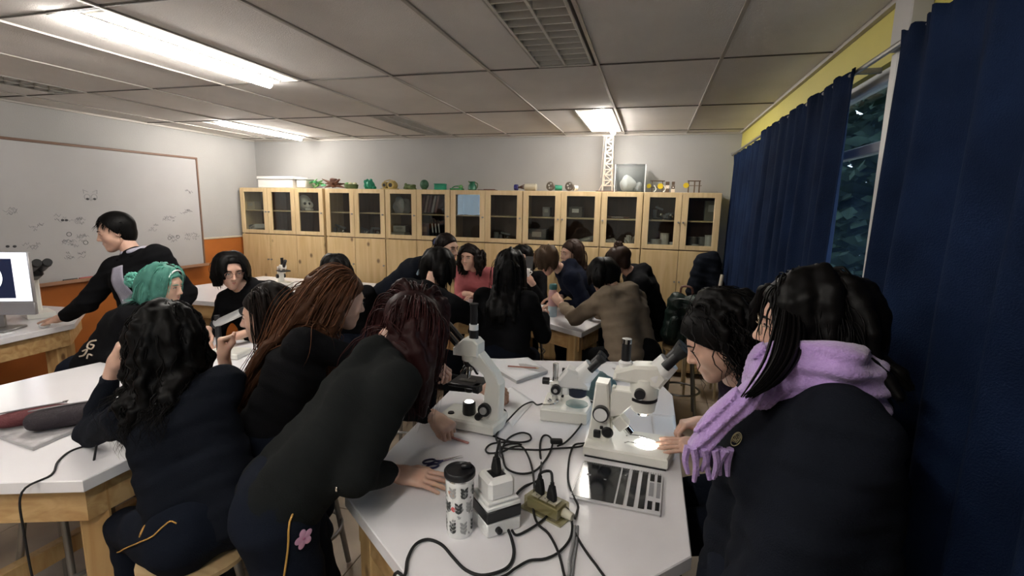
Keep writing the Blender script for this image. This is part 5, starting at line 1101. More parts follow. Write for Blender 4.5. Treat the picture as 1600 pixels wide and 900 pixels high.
    if mouth:
        dz = .003 if smile else 0
        g = G(); g.tube([hl_((-.023, .079, -.0585+dz)), hl_((-.008, .0905, -.0560)), hl_((0, .0905, -.0575)), hl_((.008, .0905, -.0560)), hl_((.023, .079, -.0585+dz))], [.0012*hs, .0036*hs, .0036*hs, .0036*hs, .0012*hs], 7, sm=3)
        g.tube([hl_((-.021, .079, -.0600+dz)), hl_((0, .0895, -.0645)), hl_((.021, .079, -.0600+dz))], [.0012*hs, .0046*hs, .0012*hs], 7, sm=4); g.build('lips', M_lip, r)
    # hair: close cap plus locks
    if hair:
        th = hair.get('cap', .010); cp = [Ee(head+Rh@(V(0, -.014, .033)*hs), V(.074+th, .092+th, .082+th)*hs, Rh, k=0)]
        if hair.get('bob'): cp.append(Ee(head+Rh@(V(0, -.035, -.02)*hs), V(.080, .065, .09)*hs, Rh, k=.03))
        if hair.get('nape'): cp.append(Ee(head+Rh@(V(0, -.050, -.035)*hs), V(.066, .052, .060)*hs, Rh, k=.03))
        nf = Rh@V(0, 1, -1.0+.5*bool(hair.get('nape'))); c0 = head+Rh@(V(0, hair.get('line', .010), 0)*hs); nf = nrm(nf)
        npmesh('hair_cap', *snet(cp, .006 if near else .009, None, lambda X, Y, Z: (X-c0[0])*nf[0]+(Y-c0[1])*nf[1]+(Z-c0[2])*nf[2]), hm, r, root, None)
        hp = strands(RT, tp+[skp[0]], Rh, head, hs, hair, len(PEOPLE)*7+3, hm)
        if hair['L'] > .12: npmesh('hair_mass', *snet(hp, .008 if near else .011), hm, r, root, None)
        if 'bun' in hair:
            bc = head+Rh@(V(*hair['bun'])*hs); rg = np.random.default_rng(4); br = hair.get('bunr', .04)
            g = G(); g.ball(bc-V(*root), br*.8, 12)
            for k in range(26):
                a = nrm(rg.normal(size=3)); u_, w2, _ = frame(a); g.tube([bc-V(*root)+(u_*math.cos(t)+w2*math.sin(t))*br*(.85+.25*rg.random()) for t in np.linspace(rg.random()*6, rg.random()*6+4.5, 9)], br*.13, 5)
            ob = g.build('hair_bun', hair.get('bunm', hm), r); a = ob.data.attributes.new('tone', 'FLOAT', 'POINT'); a.data.foreach_set('value', np.ones(len(ob.data.vertices), np.float32)*1.1)
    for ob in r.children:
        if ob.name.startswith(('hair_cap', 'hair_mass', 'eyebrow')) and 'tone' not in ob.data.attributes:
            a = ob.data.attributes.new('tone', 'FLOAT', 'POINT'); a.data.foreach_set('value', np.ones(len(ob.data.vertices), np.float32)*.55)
    d = dict(r=r, root=V(*root), tp=tp, lp=lp, Rh=Rh, head=head, hs=hs, N=N, P=P, ut=ut, tf=tf, lat=lat, S=S); PEOPLE[len(PEOPLE)] = d; return d
def onsurf(prims, p, off=.002, back=None):
    p = np.array(p, float)[None]
    for _ in range(12): F, g = grad(prims, p); p = p-g*(F-off)[:, None]*.9
    return p[0]
def hit(prims, u, v, t0=.6, t1=6):
    rd = nrm(ray(u, v)); t = t0
    for _ in range(80):
        F = field(prims, (CAM+rd*t)[None])[0]
        if F < .001 or t > t1: break
        t += max(F*.8, .001)
    return CAM+rd*t
def surf_line(d, pts, r_, m_, name, prims='tp', sm=3, off=.003):
    P = spline([np.array(p, float) for p in pts], sm) if sm else pts; Q = [onsurf(d[prims], p, off)-d['root'] for p in P]
    return G().tube(Q, r_, 6).build(name, m_, d['r'])
def glasses(d, m_, w_=.026, h_=.020, rr=.0012):
    def L(p): return d['head']+d['Rh']@(V(*p)*d['hs'])-d['root']
    g = G()
    for s in (-1, 1):
        g.tube([L((s*.032+w_*math.cos(t), .098-.18*abs(.0+w_*math.cos(t)*s+.0)*(1 if s*math.cos(t) > 0 else .2), .004+h_*math.sin(t))) for t in np.linspace(0, 6.283, 20)[:-1]], rr, 6, closed=True)
        g.tube([L((s*.057, .093, .010)), L((s*.074, .05, .010)), L((s*.080, .0, .008)), L((s*.076, -.02, -.005))], rr, 6, sm=3)
    g.tube([L((-.008, .100, .008)), L((0, .103, .011)), L((.008, .100, .008))], rr, 6, sm=2); o = g.build('glasses', m_, d['r'])
    g2 = G(); M_lens = _m.get('lens') or thin_glass('lens', (.93, .94, .94), .0); _m['lens'] = M_lens
    for s in (-1, 1): g2.add([L((s*.032+(w_-.001)*math.cos(t), .097, .004+(h_-.001)*math.sin(t))) for t in np.linspace(0, 6.283, 20)[:-1]], [tuple(range(19))])
    g2.build('lens', M_lens, o, smooth=False); return o
DN = V(0, 0, -1); UPV = V(0, 0, 1)
gold = mat('gold_thread', (.55, .30, .07), .5)
# --- woman with the lilac scarf ---
pA = person('student in glasses with a lilac scarf over a navy fleece at the right', dp(1256, 508, 1.22), (-.97, .13, -.12), dp(1258, 632, 1.13), (.335, 1.12, .80), (-.97, -.08, 0),
            hands=((V(.46, 1.45, .66), (-.1, .1, -1), (.2, .9, 0), 'relaxed'), (V(.10, .99, .845), (-.95, .25, -.1), (.1, 0, 1), 'flat')), elbows=(None, V(.27, .93, .99)), top=F_nav, sit=False, near=True, bulk=1.42, sc=1.04, legdir=(-1, 0, 0), hood=True,
            hm=H_blk, hair=dict(n=1900, L=.29, r=.0030, vol=.05, cap=.020, open=.86, line=.012, steps=14, wave=.003, uneven=.35, hang=(.12, -.02, -1), frizz=.02, part=.1, rm=.017), fold=.006)
glasses(pA, mat('gold_wire', (.5, .42, .3), .25, .9))
# scarf
def chain(pts, rad, k=.02, sub=4):
    P = spline([np.array(p, float) for p in pts], sub); rr = np.interp(np.linspace(0, 1, len(P)), np.linspace(0, 1, len(rad)), rad); return [Cc(P[i], P[i+1], rr[i], rr[i+1], k) for i in range(len(P)-1)]
F_scf = mat('lilac_wool', (.40, .26, .56), .9, var=.08, vs=25, bump=.5, bs=160, sheen=.4)
n0 = pA['N']; hd_ = pA['head']; Lt = pA['lat']; Tf = pA['tf']
def sp_(a, rx, ry, z): return n0+V(.012, 0, z)+Tf*math.cos(a)*rx-Lt*math.sin(a)*ry
loop = [sp_(a, .090, .092, .045+.015*math.sin(a*1+1)) for a in np.linspace(0, 6.283, 13)]
loop2 = [sp_(a, .098, .106, .0+.02*math.cos(a+.5)) for a in np.linspace(0, 6.283, 13)]
scf = chain(loop, [.040, .046, .050, .046, .040], .012)+chain(loop2, [.040, .044, .046, .040], .010)+[Cc(sp_(.2, .10, .1, .07), sp_(1.6, .10, .11, .08), .036, .045, .015), Cc(sp_(1.6, .10, .11, .08), sp_(3.2, .11, .11, .08), .045, .040, .015)]
tail = [sp_(.35, .11, .11, .0), dp(1172, 620, 1.03), dp(1124, 654, 1.05), dp(1092, 700, 1.08)]
scf += chain(tail, [.034, .019, .018, .016], .02)
scf += chain([t_+V(0, .03, -.012) for t_ in tail], [.026, .020, .019, .018], .008)
u_ = nrm(V(.2, .1, 1))
td_ = tail[3]-tail[1]; tm_ = td_[2]/td_[0]
def scfold(X, Y, Z): return .0058*np.sin(6.28*(Z-tm_*np.minimum(X-n0[0]+.06, 0)+.15*np.maximum(X-n0[0], 0))/.040+.8*np.sin(X*9)+.7*np.sin(Y*8))+.0006*np.sin(X*260)*np.sin(Z*240+Y*200)
rs = thing('scarf', 'lilac wool scarf wound around the neck of the student at the right', 'scarf', tuple(n0))
npmesh('wrap', *snet(scf, .0062, scfold), F_scf, rs, n0)
g = G(); rg = random.Random(4); e0 = dp(1108, 700, 1.06)
for k in range(9):
    b0 = e0+V(.012*(k-4)*.9, .012*rg.uniform(-1, 1), -.004*k*0); b1 = dp(1078+k*7+rg.uniform(-4, 4), 742+rg.uniform(-12, 12), 1.08)
    G().tube([b0-n0, (b0+b1)/2+V(rg.uniform(-.008, .008), 0, 0)-n0, b1-n0], [.008, .0075, .005], 6, sm=4).build('fringe', F_scf, rs)
gl = G(); rl = random.Random(8)
for k in range(70):
    o_ = V(rl.uniform(-1, 1), rl.uniform(-1, 1), rl.uniform(-.6, .6)); sh_ = rl.uniform(-14, 22); e_ = rl.uniform(.7, 1)
    pp = [dp(1232+sh_*.5, 462, 1.16)+o_*.008, dp(1226+sh_, 520, 1.09)+o_*.012, dp(1214+sh_, 562, 1.035)+o_*.013, dp(1190+sh_*.9, 598, .99)+o_*.010, dp(1166+sh_*.5, 622*e_+600*(1-e_), .97)+o_*.004]
    gl.tube([q-pA['root'] for q in pp], [.0022, .0030, .0030, .0022, .0006], 4, sm=4)
ob = gl.build('front_lock', H_blk, pA['r']); stuff(ob); at = ob.data.attributes.new('tone', 'FLOAT', 'POINT'); at.data.foreach_set('value', np.full(len(ob.data.vertices), .7, np.float32))
# chest emblem
gm = mat('pale_gold_thread', (.45, .40, .22), .5)
ce_ = onsurf(pA['tp'], hit(pA['tp'], 1150, 686), .002)
def emb(d, c, r1, r2, tilt, m_, prims='tp'):
    F, g_ = grad(d[prims], c[None]); n_ = g_[0]; u2 = nrm(np.cross(V(0, 0, 1), n_)); v2 = np.cross(n_, u2); ca, sa = math.cos(tilt), math.sin(tilt); U = u2*ca+v2*sa; W = -u2*sa+v2*ca; g = G()
    def q(x, y): return onsurf(d[prims], c+U*x+W*y, .0018)-d['root']
    g.tube([q(r1*math.cos(t), r2*math.sin(t)) for t in np.linspace(0, 6.283, 24)[:-1]], .0011, 5, closed=True)
    g.tube([q(r1*.82*math.cos(t), r2*.78*math.sin(t)) for t in np.linspace(.4, 3.6, 14)], .0009, 5)
    for x in (-.5, -.15, .2, .5): g.tube([q(x*r1, -.5*r2), q((x+.2)*r1, .1*r2), q((x+.05)*r1, .55*r2)], .0011, 5, sm=2)
    g.tube([q(-.6*r1, -.1*r2), q(0, -.25*r2), q(.6*r1, .1*r2)], .0009, 5, sm=2)
    return stuff(g.build('emblem', m_, d['r']))
emb(pA, ce_, .026, .016, .35, gm)
# --- curly-haired woman bending to the microscope ---
pB = person('student with black curly hair bending to the large microscope', dp(1122, 532, 1.52), (-.90, -.02, -.50), dp(1172, 622, 1.60), (.50, 1.80, .72), (-.93, .1, 0),
            hands=((V(.245, 2.00, .868), (-.9, -.25, -.08), (.1, .2, 1), 'grip'), (V(.235, 1.76, .878), (-.97, .12, -.10), (.05, -.25, 1), 'flat')), top=F_dkp, near=True, sit=True, legdir=(-1, 0, 0), bulk=.98,
            hm=H_blk, hair=dict(n=1900, L=.34, r=.0030, vol=.05, cap=.020, line=.026, wave=.011, freq=4.5, frizz=.06, uneven=.5, hang=(.40, -.1, -1), guard=True, open=True, rm=.013, comb=(0, -1, .3)), smile=True, hood=False)
# --- dark red hair leaning over the table ---
pC = person('student with dark red hair leaning over the front table in a charcoal jacket', dp(640, 512, 1.72), (.60, .42, -.68), (-.77, 1.40, 1.19), (-.985, 1.10, .86), (.72, .62, -.5),
            hands=((V(-.735, 1.345, .840), (.97, .16, -.10), (.05, -.2, 1), 'flat'), (V(-.775, 1.735, .855), (.85, -.5, -.12), (.1, -.3, 1), 'fist')), elbows=(V(-.745, 1.125, .95), None), poles=(None, V(-.5, .5, -.6)), top=F_char, near=True, sit=False, bulk=1.0, legdir=(.8, .55, 0),
            feet=(V(-1.02, .93, .09), V(-1.15, 1.14, .09)), hm=H_red, hood=True, hair=dict(n=2200, L=.41, r=.0030, vol=.055, cap=.014, line=.02, wave=.004, uneven=.35, hang=(-.12, -.12, -1), guard=False, part=.2, tv=.4), fold=.0035)
sP = pC['P']; st_ = [sP+V(.02, -.12, -.02), sP+V(-.02, -.13, -.18), sP+V(-.03, -.14, -.34), sP+V(-.04, -.16, -.55)]
surf_line(pC, [hit(pC['lp'], 470, 778), hit(pC['lp'], 452, 815), hit(pC['lp'], 449, 860), hit(pC['lp'], 443, 905)], .0028, gold, 'side_stripe', 'lp')
fc = onsurf(pC['lp'], hit(pC['lp'], 474, 841), .003); F_, gn = grad(pC['lp'], fc[None]); gn = gn[0]; fu = nrm(np.cross(UPV, gn)); fv = np.cross(gn, fu)
M_pet = mat('pink_petal_patch', (.62, .34, .50), .7)
fl_ = G()
for k in range(5):
    a = k*1.2566+.5; G().ball(fc+(fu*math.cos(a)+fv*math.sin(a))*.0155-pC['root'], (.013, .0105, .0022), 12, np.array([fu*math.cos(a)+fv*math.sin(a), -fu*math.sin(a)+fv*math.cos(a), gn]).T).build('flower_petal', M_pet, pC['r'])
G().ball(fc-pC['root'], (.005, .005, .004), 8).build('flower_centre', mat('petal_centre', (.35, .12, .22), .6), pC['r'])
for a, b in (((652, 545), (655, 642)),): 
    q0, q1 = dp(a[0]-2, a[1]+20, 1.45), dp(b[0]-3, b[1], 1.45)
    Q0 = pC['N']+pC['lat']*.05+V(.06, -.03, -.0); Q = [Q0+V(0, 0, -.02), Q0+V(.01, 0, -.10), Q0+V(.012, 0, -.19)]
    surf_line(pC, Q, .002, mat('hood_cord', (.35, .35, .36), .6), 'hood_cord', off=.006)
zp = onsurf(pC['tp'], hit(pC['tp'], 527, 763), .003); G().box(zp-pC['root'], (.006, .005, .014), b=.001).build('zip_pull', M_chr, pC['r'])
# --- auburn hair ---
pD = person('student with long auburn hair standing behind the red-haired one', dp(532, 468, 2.05), (.62, .80, -.30), (-1.28, 1.66, 1.155), (-1.36, 1.50, .84), (.85, .45, 0),
            hands=((V(-.93, 1.95, .985), (.95, .1, -.05), (0, -.4, 1), 'grip'), (V(-.70, 2.10, .865), (.9, -.1, .1), (-.2, -.2, 1), 'grip')), top=F_blk, near=True, sit=False, bulk=.95, legdir=(.8, .5, 0),
            hm=H_aub, hair=dict(n=2200, L=.72, r=.0032, vol=.040, cap=.012, line=.006, wave=.010, freq=2.2, uneven=.3, hang=(-.42, -.22, -1), comb=(0, -1, -.1), tv=.35, frizz=.012))
# --- dark brown hair, profile to the left ---
pE = person('student with straight dark hair in profile facing left at the left table', dp(416, 492, 2.15), (-.85, -.48, -.15), (-1.49, 1.74, 1.06), (-1.42, 1.74, .70), (-.95, -.1, 0),
            hands=((V(-1.75, 1.83, .86), (-.95, .1, -.1), (0, 0, 1), 'flat'), (V(-1.72, 1.66, 1.03), (-.25, .12, 1), (-.7, -.7, .1), 'fist')), top=F_blk, near=True, sit=True, legdir=(-1, 0, 0), bulk=.92,
            hm=H_brn, hair=dict(n=1300, L=.50, r=.0032, vol=.03, cap=.012, line=.010, wave=.004, uneven=.3, hang=(.12, -.05, -1), comb=(0, -1, .1), tv=.4))
# --- black wavy hair, back to the viewer ---
pF = person('student with black wavy hair and her elbow on the left table, seen from behind', dp(262, 533, 1.70), (-.50, .82, -.25), (-1.50, 1.235, 1.09), (-1.29, 1.14, .70), (-.55, .80, 0),
            hands=((V(-1.78, 1.58, .85), (-.7, .5, -.1), (0, 0, 1), 'relaxed'), (V(-1.83, 1.29, 1.10), (.30, .15, .95), (-.6, -.75, .1), 'fist')), elbows=(None, V(-1.90, 1.235, .862)), top=F_nav, near=True, sit=True, bulk=.95, legdir=(-.85, .35, 0),
            hm=H_blk, hair=dict(n=2000, L=.42, r=.0030, vol=.032, cap=.016, line=.01, wave=.010, freq=4, frizz=.045, uneven=.4, hang=(.03, -.05, -1), comb=(0, -.8, .1)), fold=.006)
surf_line(pF, [hit(pF['lp'], *q) for q in ((184, 862), (205, 853), (232, 842), (252, 826), (266, 815), (276, 818))], .0022, gold, 'side_stripe', 'lp')
emb(pF, onsurf(pF['lp'], hit(pF['lp'], 222, 830), .002), .011, .017, .2, gold, 'lp')
o = G().tube([onsurf(pF['tp'], V(-1.8, 1.17, .80), .004)-pF['root'], onsurf(pF['tp'], V(-1.8, 1.17, .80), .004)-pF['root']+V(.004, -.02, -.07), onsurf(pF['tp'], V(-1.8, 1.17, .80), .004)-pF['root']+V(.012, -.02, -.14)], [.0035, .004, .0065], 8, sm=3).build('drawstring', M_rub, pF['r'])
cc = pF['N']; G().add([onsurf(pF['tp'], cc+V(*q), .006)-pF['root'] for q in ((-.06, -.06, .03), (.0, -.09, .035), (.06, -.075, .03), (.06, -.10, -.02), (.0, -.12, -.015), (-.05, -.09, -.02))], [(0, 1, 4, 5), (1, 2, 3, 4)]).build('shirt_collar', M_paper, pF['r'])
# --- green hair ---
pG = person('student with bright teal-green hair and a small bun at the left table', dp(257, 446, 3.02), (.90, .30, -.20), (-2.97, 2.23, .985), (-3.14, 2.10, .68), (.78, .55, 0),
            hands=((V(-2.70, 1.98, .86), (.8, .0, -.1), (0, 0, 1), 'relaxed'), (V(-2.66, 2.35, .86), (.8, .0, -.1), (0, 0, 1), 'relaxed')), top=F_blk, sit=True, legdir=(1, 0, 0), bulk=1.08,
            hm=H_teal, hair=dict(n=900, L=.28, r=.0034, vol=.035, cap=.014, line=.002, wave=.006, uneven=.5, hang=(-.25, 0, -1), bun=(.02, -.165, .0), bunr=.046, tv=.3), smile=True)
hv_, hf_ = snet([Ee(pG['head']+pG['Rh']@V(-.022, -.012, .034), V(.074, .097, .096), pG['Rh'], k=0)], .008, None, lambda X, Y, Z: np.maximum((X-pG['head'][0])*pG['Rh'][0, 0]+(Y-pG['head'][1])*pG['Rh'][1, 0]+(Z-pG['head'][2])*pG['Rh'][2, 0]+.018, ((X-pG['head'][0])*(pG['Rh'][0, 1]-pG['Rh'][0, 2])+(Y-pG['head'][1])*(pG['Rh'][1, 1]-pG['Rh'][1, 2])+(Z-pG['head'][2])*(pG['Rh'][2, 1]-pG['Rh'][2, 2]))*.7+.008))
o = npmesh('dark_hair_side', hv_, hf_, H_blk, pG['r'], pG['root'], np.ones(len(hv_))); o['label'] = 'black undyed side of the hair'
hb = [pG['head']+pG['Rh']@V(.092*math.sin(a), .045+.012*math.cos(a), .112*math.cos(a)-.005)-pG['root'] for a in np.linspace(-1.5, 1.5, 14)]; G().tube(hb, .0045, 6).build('hair_band', M_paper, pG['r'])
def letters(d, p, s, strokes, m_, name, prims='tp', nrm_=None, r_=.005):
    c = onsurf(d[prims], p, .003); F, g_ = grad(d[prims], c[None]); n_ = g_[0]; u2 = nrm(np.cross(V(0, 0, 1), n_)); v2 = np.cross(n_, u2); g = G()
    for st in strokes: g.tube([onsurf(d[prims], c+u2*x*s+v2*y*s, .003)-d['root'] for x, y in st], r_, 5, sm=3)
    o = g.build(name, m_, d['r']); return o
letters(pG, hit(pG['tp'], 140, 548), .05, [[(.6, 1.2), (-.2, 1.0), (-.4, .4), (.2, .2), (.5, .6), (.0, .7)], [(-.9, -.1), (-.3, .1), (-.5, -.5), (-1.1, -.7)], [(.6, -.5), (.0, -.4), (-.1, -.9)]], mat('cream_print', (.6, .5, .4), .6), 'back_print', r_=.0048)
# --- round glasses ---
pH = person('student with round glasses facing the viewer at the far end of the left table', dp(360, 422, 3.32), (.82, -.52, -.28), (-2.64, 2.80, 1.05), (-2.60, 2.98, .70), (.25, -.95, 0),
            hands=((V(-2.72, 2.50, .86), (.5, -.8, -.1), (0, 0, 1), 'relaxed'), (V(-2.45, 2.50, .86), (-.3, -.9, -.1), (0, 0, 1), 'relaxed')), top=F_blk, sit=True, legdir=(.1, -1, 0), bulk=1.08,
            hm=H_blk, hair=dict(n=620, L=.21, r=.004, vol=.012, cap=.011, line=-.008, wave=.003, hang=(0, .2, -1), uneven=.2), hood=True)
glasses(pH, mat('rose_wire', (.3, .16, .13), .3, .6), .024, .022, .0016)
# --- behind auburn ---
pI = person('student whose dark hair shows just above the auburn-haired head', dp(524, 424, 3.65), (.5, -.8, -.35), (-2.14, 3.16, 1.05), (-2.14, 3.28, .70), (.5, -.8, 0), top=F_blk, sit=True, hm=H_blk, hair=dict(n=300, L=.2, r=.005, vol=.02, cap=.016, uneven=.3))
stool(-2.14, 3.29, 'stool under the student hidden behind the auburn hair', .60)
# --- teacher ---
pJ = person('man in a black jacket and pale striped shirt standing at the desk with the mouse', V(-3.43, 2.53, 1.475), (-.60, -.76, -.28), (-3.34, 2.57, 1.31), (-3.22, 2.62, .83), (.05, -.98, 0),
            hands=((V(-3.90, 2.44, .868), (-.96, .02, -.15), (0, -.1, 1), 'flat'), (V(-3.05, 2.52, .84), (-.2, -.3, -1), (.9, -.3, 0), 'relaxed')), poles=(V(.2, -.5, -.6), None), top=F_blk, sit=False, near=True, bulk=1.22, sc=1.06, legdir=(-.4, -.8, 0), tr=F_nav,
            hm=H_blk, hair=dict(n=1300, L=.085, r=.0030, vol=.010, cap=.014, line=.010, steps=7, wave=0, uneven=.4, comb=(.3, -.2, .1), hang=(0, 0, -1), nape=True), fold=.004)
# shirt front between the jacket edges
a_ = pJ; g = G(); vs = []; nr = 12
for j in range(nr+1):
    t = j/nr; c = a_['N']-a_['ut']*(.03+.40*t)+a_['tf']*.15+a_['lat']*.03
    for i in range(7):
        x = (i/6-.5)*(.095+.02*t); vs.append(onsurf(a_['tp'], c+a_['lat']*x, .010)-a_['root'])
M_shirt = mat('lilac_grey_shirt', (.36, .35, .43), .7, var=.12, vs=60, stretch=(3, 3, .3))
g.add(vs, [(j*7+i, j*7+i+1, (j+1)*7+i+1, (j+1)*7+i) for j in range(nr) for i in range(6)]); o = g.build('shirt_front', M_shirt, a_['r']); md = o.modifiers.new('t', 'SOLIDIFY'); md.thickness = .004; md.offset = 0
npmesh('shirt_collar', *snet(chain([a_['N']+V(0, 0, .02)+a_['tf']*math.cos(t)*.060*1.05+a_['lat']*math.sin(t)*.062-a_['tf']*.005 for t in np.linspace(.35, 5.9, 10)], [.014, .018, .018, .014], .01, 3), .005), M_shirt, a_['r'], a_['root'])
npmesh('jacket_collar', *snet(chain([a_['N']-V(0, 0, .012)+a_['tf']*math.cos(t)*.085+a_['lat']*math.sin(t)*.088-a_['tf']*.01 for t in np.linspace(.7, 5.6, 10)], [.018, .026, .026, .018], .01, 3), .007), F_blk, a_['r'], a_['root'])
for s in (.03, .10): G().box(onsurf(a_['tp'], a_['N']-a_['ut']*.13+a_['tf']*.12-a_['lat']*(.10+s), .004)-a_['root'], (.018, .006, .008), b=.001).build('jacket_snap', M_steel, a_['r'])
# --- back table group ---
pK = person('student with straight black waist-length hair, back to the viewer at the back table', dp(797, 418, 3.45), (.05, .98, -.12), (-.93, 3.25, 1.095), (-.94, 3.17, .70), (.05, 1, 0),
            hands=((V(-.72, 3.55, .92), (-.2, .9, -.2), (0, 0, 1), 'relaxed'), (V(-1.1, 3.55, .92), (.2, .9, -.2), (0, 0, 1), 'relaxed')), top=F_blk, sit=True, legdir=(0, 1, 0), bulk=1.12,
            hm=H_blk, hair=dict(n=750, L=.50, r=.0040, vol=.02, cap=.012, line=.01, wave=.001, uneven=.1, comb=(0, -1, .2)))
surf_line(pK, [pK['N']+V(-.07, -.03, .02), pK['N']+V(-.05, -.08, 0), pK['N']+V(0, -.1, -.005)], .006, mat('cream_collar', (.45, .40, .32), .6), 'collar_edge', off=.008)
pL = person('hooded-jacket student with short black hair leaning on the back table, back to the viewer', dp(686, 416, 3.35), (.35, .9, -.35), (-1.38, 3.00, 1.09), (-1.50, 2.90, .70), (.3, .95, 0),
            hands=((V(-1.02, 3.42, .93), (.2, .9, -.2), (0, 0, 1), 'relaxed'), (V(-1.5, 3.5, .92), (.4, .9, -.2), (0, 0, 1), 'relaxed')), top=F_blk, sit=True, legdir=(.2, 1, 0), bulk=1.30, hood=True,
            hm=H_blk, hair=dict(n=560, L=.25, r=.005, vol=.02, cap=.018, line=.012, uneven=.3))
stool(-1.50, 2.89, 'stool under the hooded-jacket student', .60)
pM = person('student with pulled-back hair and blue hair tie leaning in over the hooded student', dp(698, 388, 3.92), (.88, -.25, -.12), (-1.70, 3.62, 1.20), (-2.05, 3.50, .90), (.9, .1, -.4),
            hands=((V(-1.62, 3.98, .87), (.8, .5, -.1), (0, 0, 1), 'relaxed'), (V(-1.50, 3.60, .98), (.8, .4, -.3), (0, 0, 1), 'relaxed')), top=F_nav, sit=False, legdir=(.9, .2, 0), bulk=1.12,
            hm=H_brn, hair=dict(n=360, L=.10, r=.0045, vol=.006, cap=.008, line=.006, steps=6, comb=(0, -1, .3), bun=(0, -.11, .03), bunr=.032, uneven=.2), smile=True)
hb = [pM['head']+pM['Rh']@V(.035*math.cos(t), -.092, .03+.035*math.sin(t))-pM['root'] for t in np.linspace(0, 6.28, 12)[:-1]]; G().tube(hb, .012, 6, closed=True).build('hair_tie', mat('blue_scrunchie', (.03, .08, .28), .7), pM['r'])
surf_line(pM, [dp(655, 424, 3.7), dp(650, 438, 3.7)], .010, mat('pale_blue_patch', (.35, .45, .55), .6), 'sleeve_patch')
pN = person('student in a pink sweater with brown curly hair beside the back table', dp(734, 402, 4.72), (-.15, -.95, -.08), (-1.60, 4.60, 1.03), (-1.62, 4.78, .70), (-.05, -1, 0),
            hands=((V(-1.62, 4.34, .87), (.8, -.3, 0), (0, 0, 1), 'relaxed'), (V(-1.48, 4.32, .87), (-.8, -.3, 0), (0, 0, 1), 'relaxed')), top=F_pnk, sit=True, legdir=(0, -1, 0), bulk=1.08,
            hm=H_brn, hair=dict(n=460, L=.30, r=.0040, vol=.02, cap=.012, line=.014, wave=.010, frizz=.03, part=-.3, uneven=.3, hang=(0, -.1, -1)), smile=True)
pO = person('student holding a white cup before her face at the back table', dp(816, 403, 4.72), (-.1, -.98, -.1), (-1.15, 4.64, 1.03), (-1.12, 4.80, .70), (0, -1, 0),
            hands=((V(-1.21, 4.42, 1.02), (.5, -.4, .8), (-.7, -.6, 0), 'grip'), (V(-1.03, 4.42, 1.01), (-.5, -.4, .8), (.7, -.6, 0), 'grip')), top=F_blk, sit=True, legdir=(0, -1, 0), bulk=1.0,
            hm=H_blk, hair=dict(n=360, L=.22, r=.0040, vol=.012, cap=.010, line=.012, uneven=.2))
stool(-1.12, 4.81, 'stool under the student with the white cup', .60)
p = dp(822, 427, 4.48); r = thing('cup', 'white cup held in front of the mouth by a student at the back', 'cup', tuple(p-V(0, 0, .03))); G().lathe([(0, .030), (.07, .038), (.072, .036), (.01, .027)], 20).build('bowl', M_wplas, r); G().tube([(.036, -.01, .055), (.058, -.01, .045), (.036, -.01, .02)], .005, 6, sm=3).build('handle', M_wplas, r)
p = dp(820, 403, 4.50); o = G().box((0, 0, 0), (.075, .009, .15), rotm(-.2, 0, 0), b=.003).build('phone', M_blk); tag(o, 'dark phone held up behind the white cup', 'phone', loc=(p[0]+.015, 4.47, 1.16))
pP = person('student with light brown bobbed hair and navy hood bending over the back table', dp(856, 406, 4.28), (-.75, -.45, -.62), (-.66, 4.30, 1.105), (-.34, 4.46, .74), (-.9, -.35, -.3),
            hands=((V(-.78, 4.42, .88), (-.9, -.2, -.1), (0, 0, 1), 'relaxed'), (V(-.72, 4.10, .88), (-.9, -.1, -.1), (0, 0, 1), 'relaxed')), top=fabric('deep_navy_hoodie', (.007, .010, .023)), sit=True, legdir=(-.6, -.6, 0), bulk=1.15, hood=True,
            hm=H_lbr, hair=dict(n=480, L=.17, r=.0040, vol=.018, cap=.014, line=.010, uneven=.25, tv=.4))
stool(-.33, 4.47, 'stool under the student with light brown bobbed hair', .60)
pQ = person('student with long brown hair facing left behind the bobbed-hair one', dp(892, 396, 4.62), (-.80, -.55, -.10), (-.62, 4.66, 1.09), (-.50, 4.82, .72), (-.8, -.5, 0), top=F_blk, sit=True, legdir=(-.3, -1, 0), bulk=1.0,
            hm=H_mbr, hair=dict(n=480, L=.32, r=.0040, vol=.018, cap=.012, line=.008, uneven=.25, tv=.4, comb=(0, -1, .1)))
pR = person('student in a khaki fleece reaching for the water bottle', dp(942, 430, 3.60), (-.75, .55, -.35), (-.14, 3.57, 1.075), (-.07, 3.42, .70), (-.80, .55, 0),
            hands=((V(-.44, 3.98, .87), (-.8, .5, -.1), (0, 0, 1), 'relaxed'), (V(-.665, 3.90, .93), (-.55, .30, .55), (.3, -.9, .3), 'grip')), elbows=(None, V(-.50, 3.62, .885)), poles=(None, None), top=F_khk, sit=True, legdir=(-.5, .8, 0), bulk=1.18, hood=True, tr=F_blk,
            hm=H_blk, hair=dict(n=560, L=.17, r=.005, vol=.018, cap=.018, line=.012, uneven=.25, bob=True), fold=.007)
stool(-.07, 3.42, 'stool under the student in the khaki fleece', .60)
pS = person('student with messy brown bun and black jacket behind the khaki one', dp(966, 408, 4.22), (-.85, -.30, -.40), (-.06, 4.33, 1.105), (.08, 4.44, .72), (-.9, -.2, -.2),
            hands=((V(-.33, 4.42, .87), (-.9, -.1, -.1), (0, 0, 1), 'relaxed'), (V(-.33, 4.15, .87), (-.9, -.1, -.1), (0, 0, 1), 'relaxed')), top=F_blk, sit=True, legdir=(-.9, -.1, 0), bulk=1.25, hood=True,
            hm=H_mbr, hair=dict(n=460, L=.14, r=.0040, vol=.014, cap=.012, line=.008, uneven=.3, bun=(0, -.05, .125), bunr=.036, tv=.4))
stool(.09, 4.46, 'stool under the student with the messy bun', .60)
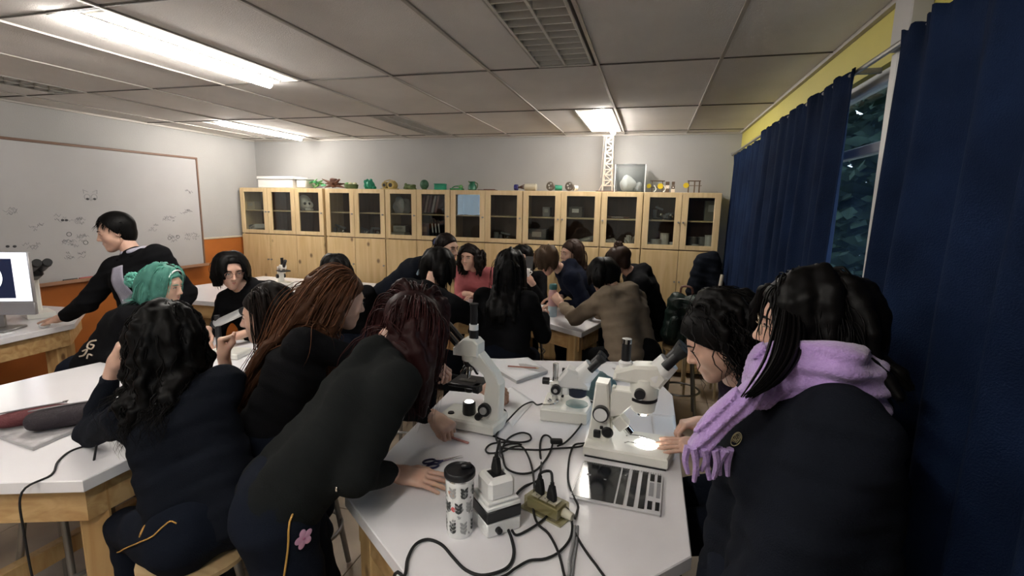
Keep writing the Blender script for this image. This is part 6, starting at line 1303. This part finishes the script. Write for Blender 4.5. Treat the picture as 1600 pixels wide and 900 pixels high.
# ---- glasses case / backpack / coat ----
r = thing('backpack', 'dark green backpack with handle loop behind the student with the messy bun', 'backpack', (.30, 4.14, .60), -.35)
npm = snet([Cc((-.09, 0, .10), (-.07, 0, .36), .085, .075, .04), Cc((.09, 0, .10), (.07, 0, .36), .085, .075, .04), Cc((-.08, -.02, .09), (.08, -.02, .09), .09, k=.04)], .011, folds(V(0, 0, 0), V(0, 0, .4), .006, 9, .09)); M_bag = mat('bottle_green_nylon', (.010, .022, .017), .45, var=.3, vs=12, bump=.3)
npmesh('main_bag', *npm, M_bag, r); npmesh('front_pocket', *snet([Cc((-.06, -.09, .10), (-.05, -.085, .22), .045, .04, .03), Cc((.06, -.09, .10), (.05, -.085, .22), .045, .04, .03)], .011), M_bag, r)
G().tube([(-.05, 0, .43), (-.035, -.01, .485), (.035, -.01, .485), (.05, 0, .43)], .009, 8, sm=4).build('handle_loop', mat('brown_strap', (.16, .07, .05), .6), r)
G().tube([(-.13, -.05, .30), (-.06, -.082, .39), (.06, -.082, .39), (.13, -.05, .30)], .003, 6, sm=4).build('zip', M_steel, r)
G().ball((.06, -.083, .30), (.025, .006, .022), 10).build('badge', mat('dim_badge', (.22, .16, .15), .6), r)
stool(.30, 4.14, 'stool the green backpack stands on', .60)
r = thing('chair', 'chair with curved beige frame between the cabinets and the curtain', 'chair', (.50, 4.74, 0)); M_cf = mat('beige_tube', (.50, .40, .26), .4)
for sx in (-1, 1):
    G().tube([(sx*.13, .12, .02), (sx*.13, .13, .45), (sx*.12, .16, .80), (sx*.09, .17, .90)], .011, 8, sm=4).build('leg', M_cf, r); G().tube([(sx*.13, -.14, .02), (sx*.13, -.13, .44)], .011, 8).build('leg', M_cf, r)
G().box((0, 0, .455), (.30, .30, .02), b=.008).build('seat', M_seat, r); G().tube([(-.09, .17, .90), (0, .175, .93), (.09, .17, .90)], .011, 8, sm=4).build('back_frame', M_cf, r)
r = thing('jacket', 'dark navy jacket with cream stripe draped over the chair by the curtain', 'jacket', (.50, 4.74, 0))
npmesh('shell', *snet([Cc((-.03, .12, 1.22), (-.08, .12, .95), .075, .08, .05), Cc((.05, .12, 1.25), (.09, .12, .95), .07, .09, .05), Cc((-.06, .12, .95), (-.05, .12, .72), .07, .06, .04), Cc((.08, .12, .95), (.07, .12, .70), .07, .06, .04)], .012, folds(V(0, 0, 0), V(.1, 0, 1), .008, 3, .10)), F_nav, r)
G().tube([(.135, .035, 1.12), (.12, .02, .98), (.125, .03, .82)], .016, 8, sm=4).build('cream_stripe', mat('cream_lining', (.5, .45, .36), .7), r)
